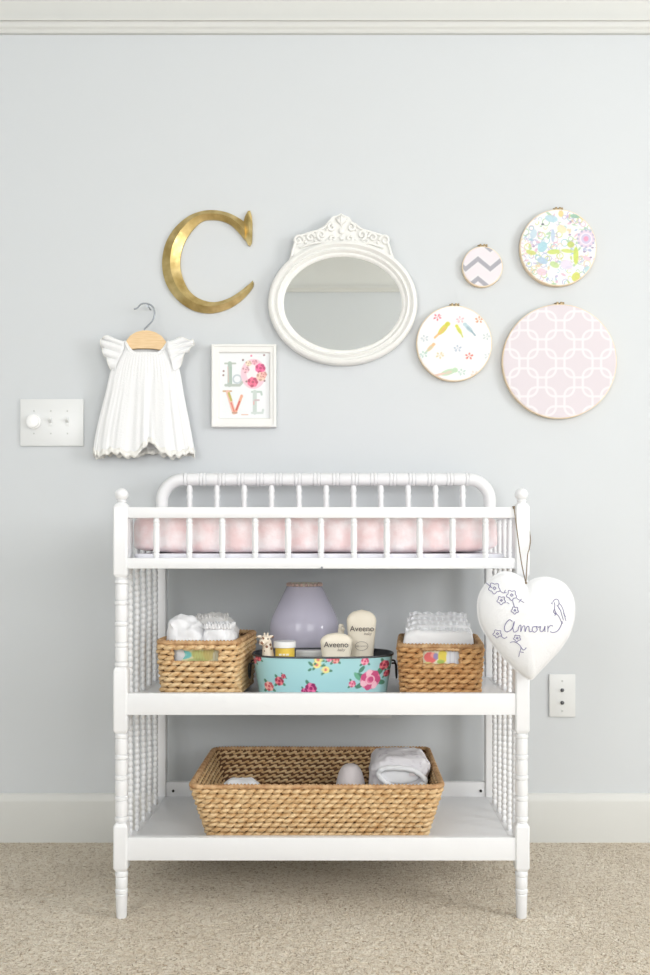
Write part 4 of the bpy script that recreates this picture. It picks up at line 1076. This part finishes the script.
geo('nail', join(lathe([(YD-.004, .0016), (WALL+.002, .0016)], (Wx(148, dy), 0, Wz(306.6, dy)), 'y', 8), lathe([(YD-.0055, .003), (YD-.004, .0034)], (Wx(148, dy), 0, Wz(306.6, dy)), 'y', 10)), M['chrome'])
tag(bpy.data.objects['nail'], 'small nail in the wall carrying the hanger hook', 'nail')
dr = root('baby_dress', (Wx(146, dy), YD, Wz(400, dy)), 'white baby dress with flutter sleeves and a scalloped hem, on the wooden hanger', 'dress')
#  row: y, xl, xr, depth
rows = [(341, 124.0, 168.5, .018), (348, 121.0, 171, .020), (356, 117, 174.5, .022), (366, 112.5, 178.3, .024), (378, 109.0, 181, .026), (390, 106.5, 183, .030), (404, 103, 185.6, .033), (420, 99, 189, .036), (436, 95.5, 192, .039), (452, 93.2, 195, .042)]
rs = spline([(a, b, c) for a, b, c, _ in rows], 6); dsp = spline([(d, 0, 0) for *_, d in rows], 6)
V, F = [], []; nu = 220; nr = len(rs)
for jx in range(nr):
    y, xl, xr = rs[jx]; dp = dsp[jx].x*.5; t = jx/(nr-1)
    pl = max(0, (t-.22)/.78)
    for i in range(nu):
        a = 2*PI*i/nu; front = math.sin(a) < 0
        cx_ = (xl+xr)/2; hw = (xr-xl)/2
        px_ = cx_+hw*math.cos(a); py_ = y
        ca = abs(math.cos(a)); 
        u = (px_-cx_)/hw
        # neckline dips at the front, hem scallops at the bottom
        if front and t < .18:
            nd = 13.5*max(0, 1-(abs(px_-147)/20.5)**3.2) if abs(px_-147) < 20.5 else 0
            py_ = max(py_, 341+nd) + (t*6)
        fold = (.0075*noise.noise(Vector((math.cos(a)*4.2, math.sin(a)*4.2, t*.7)))+.0042*noise.noise(Vector((math.cos(a)*11, math.sin(a)*11, t*1.2)))+.0003*math.sin(a*53))*pl
        gath = .0006*math.sin(a*64)*math.exp(-((t-.34)/.12)**2)
        yy_ = math.copysign(abs(math.sin(a))**.8, math.sin(a))*(dp+fold+gath)
        hem = pl**6*(2.4*abs(math.sin(a*14))+1.8*math.sin(a*7+1)+1.0*math.sin(a*3))
        if front:
            g_ = (px_-149.5)/9
            hem -= pl**3*14*math.exp(-g_*g_)*(1 if px_ > 149.5 else .75)
            fold2 = .006*math.exp(-((px_-149-7*(1-t))/2.4)**2)*pl
            yy_ += fold2
        yw = YD+yy_
        yw = min(yw, WALL-.001)
        V.append((FX(px_, YD), yw, FZ(py_+hem, YD)))
for jx in range(nr-1):
    for i in range(nu): F.append((jx*nu+i, jx*nu+(i+1) % nu, (jx+1)*nu+(i+1) % nu, (jx+1)*nu+i))
body = geo('dress_body', (V, F), M['dress'], dr, smooth=80, solid=.001)
# lace edging hanging below the hem
V2, F2 = [], []; last = (nr-1)*nu
for i in range(nu*2):
    q = i/2; i0 = int(q) % nu; i1 = (i0+1) % nu; fr = q-int(q)
    p = Vector(V[last+i0])*(1-fr)+Vector(V[last+i1])*fr
    s_ = abs(math.sin(i*PI/13)); 
    V2 += [(p.x, p.y-.0008, p.z+.008), (p.x, p.y-.0012, p.z-.002), (p.x, p.y-.0004+.001*math.sin(i), p.z-.004-.0045*s_)]
n2 = nu*2
for i in range(n2):
    for q in (0, 1): F2.append((i*3+q, i*3+q+1, ((i+1) % n2)*3+q+1, ((i+1) % n2)*3+q))
geo('lace_hem', (V2, F2), M['lace'], dr, smooth=80, solid=.0008, label='scalloped lace hem')
# neck binding
nb_ = [(FX(a, YD-.0095), YD-.0095, FZ(b, YD-.0095)) for a, b in ((124.5, 341), (127, 347.5), (130.5, 352), (137, 354.6), (146, 355.6), (156, 355), (162.5, 352.5), (165.5, 348), (168, 341.5))]
geo('neck_binding', tube(spline(nb_, 6), .0016, 7), M['dress'], dr, smooth=80)
# flutter sleeves: fans of rippled cloth
def sleeve(pairs, nf, ph):
    inn = spline([(a+(4.5 if a < 146 else -4.5)*min(1, i_/1.5), b+1, 0) for i_, ((a, b), _) in enumerate(pairs)], 10); ou = spline([(a, b, 0) for _, (a, b) in pairs], 10)
    V, F = [], []; m = len(inn); K = 9
    for i in range(m):
        for q in range(K):
            t = q/(K-1); p = inn[i]*(1-t)+ou[i]*t
            rp = math.sin(i/m*nf*2*PI+ph)
            V.append((FX(p.x, YD), YD-.0125*(1-t)-.005*t+.0062*t*rp, FZ(p.y+1.1*t*math.cos(i/m*nf*2*PI+ph), YD)))
    for i in range(m-1):
        for q in range(K-1): F.append((i*K+q, i*K+q+1, (i+1)*K+q+1, (i+1)*K+q))
    edge = tube([V[i*K+K-1] for i in range(m)], .0013, 6)
    return (V, F), edge
for pairs, ph in (([((124.5, 341), (116, 338.5)), ((122.5, 345), (104, 337.5)), ((120, 350), (101.5, 343)), ((117.5, 356), (103.5, 352)), ((114.5, 362), (107.5, 360)), ((111.5, 370), (112, 372))], 0),
                  ([((168, 342), (176, 338.5)), ((170.5, 346), (189, 339.5)), ((172, 350), (194.5, 343)), ((174, 355), (190, 350)), ((176, 361), (184.5, 355)), ((178.8, 371), (179, 370))], 1)):
    sl, ed = sleeve(pairs, 4.5, ph)
    s_ = geo('flutter_sleeve', sl, M['dress'], dr, smooth=80, solid=.001)
    geo('sleeve_edging', ed, M['lace'], s_, smooth=80)

# ------------------------------------------------------------------ wall plates
def plate(x0, x1, y0_, y1_, name, label, cat, d=.006):
    X0, X1, Z0, Z1 = Wx(x0, d), Wx(x1, d), Wz(y1_, d), Wz(y0_, d)
    r = root(name, ((X0+X1)/2, WALL, (Z0+Z1)/2), label, cat)
    geo('cover_plate', box(X0, X1, WALL-d, WALL-.0005, Z0, Z1), M['plate'], r, bevel=.0022)
    return r, X0, X1, Z0, Z1
def scr(r, px, py, d=.006, rad=.0026, m='plate'):
    return geo('plate_screw', lathe([(WALL-d-.0014, rad*.8), (WALL-d-.001, rad), (WALL-d+.001, rad)], (Wx(px, d), 0, Wz(py, d)), 'y', 12), M[m], r)
r, *_ = plate(20, 83.5, 399, 446, 'light_switch', 'white triple switch plate with a dimmer knob and two toggles, left of the dress', 'light switch')
geo('dimmer_knob', lathe([(WALL-.021, .0005), (WALL-.021, .0125), (WALL-.0195, .0165), (WALL-.0145, .0165), (WALL-.0135, .0190), (WALL-.0058, .0195)], (Wx(33.2, .013), 0, Wz(421.5, .013)), 'y', 32), M['plate_light'], r, smooth=30)
for px in (50.5, 67.5):
    x, z = Wx(px, .006), Wz(421.5, .006)
    t_ = geo('toggle', join(box(x-.0052, x+.0052, WALL-.0072, WALL-.0055, z-.012, z+.012)), M['plate'], r, bevel=.0006)
    lv = []
    V = [(x-.0040, WALL-.0068, z-.004), (x+.0040, WALL-.0068, z-.004), (x+.0040, WALL-.0068, z+.0065), (x-.0040, WALL-.0068, z+.0065), (x-.0032, WALL-.0175, z+.004), (x+.0032, WALL-.0175, z+.004), (x+.0032, WALL-.0165, z+.0095), (x-.0032, WALL-.0165, z+.0095)]
    geo('lever', (V, [(0, 1, 2, 3), (4, 7, 6, 5), (0, 4, 5, 1), (1, 5, 6, 2), (2, 6, 7, 3), (3, 7, 4, 0)]), M['plate'], t_, bevel=.0008)
for px in (34, 51, 67.5):
    for py in (411, 433.5): scr(r, px, py, rad=.0022, m='screw')
r, *_ = plate(549.3, 575.5, 674.3, 717, 'cable_outlet', 'white wall plate with two cable jacks, right of the heart pillow', 'wall outlet')
for py in (690.2, 702.8):
    geo('jack', join(lathe([(WALL-.0085, .0048), (WALL-.0056, .0056)], (Wx(562.3, .006), 0, Wz(py, .006)), 'y', 6), lathe([(WALL-.0125, .0030), (WALL-.008, .0032)], (Wx(562.3, .006), 0, Wz(py, .006)), 'y', 14)), M['zinc'], r, smooth=30, label='grey metal jack')
for py in (681, 711): scr(r, 562.3, py, m='screw')
r, X0, X1, Z0, Z1 = plate(359, 391.5, 675.5, 718.5, 'power_outlet', 'white double power outlet on the wall, mostly hidden behind the middle shelf', 'wall outlet')
for px in (367.5, 383):
    for py in (689, 705):
        x, z = Wx(px, .006), Wz(py, .006)
        s_ = geo('socket', lathe([(WALL-.0078, .0135), (WALL-.0075, .014), (WALL-.0056, .014)], (x, 0, z), 'y', 20), M['plate'], r)
        geo('slots', join(box(x-.006, x-.0045, WALL-.0081, WALL-.0077, z, z+.007), box(x+.0045, x+.006, WALL-.0081, WALL-.0077, z, z+.007)), M['ink'], s_)
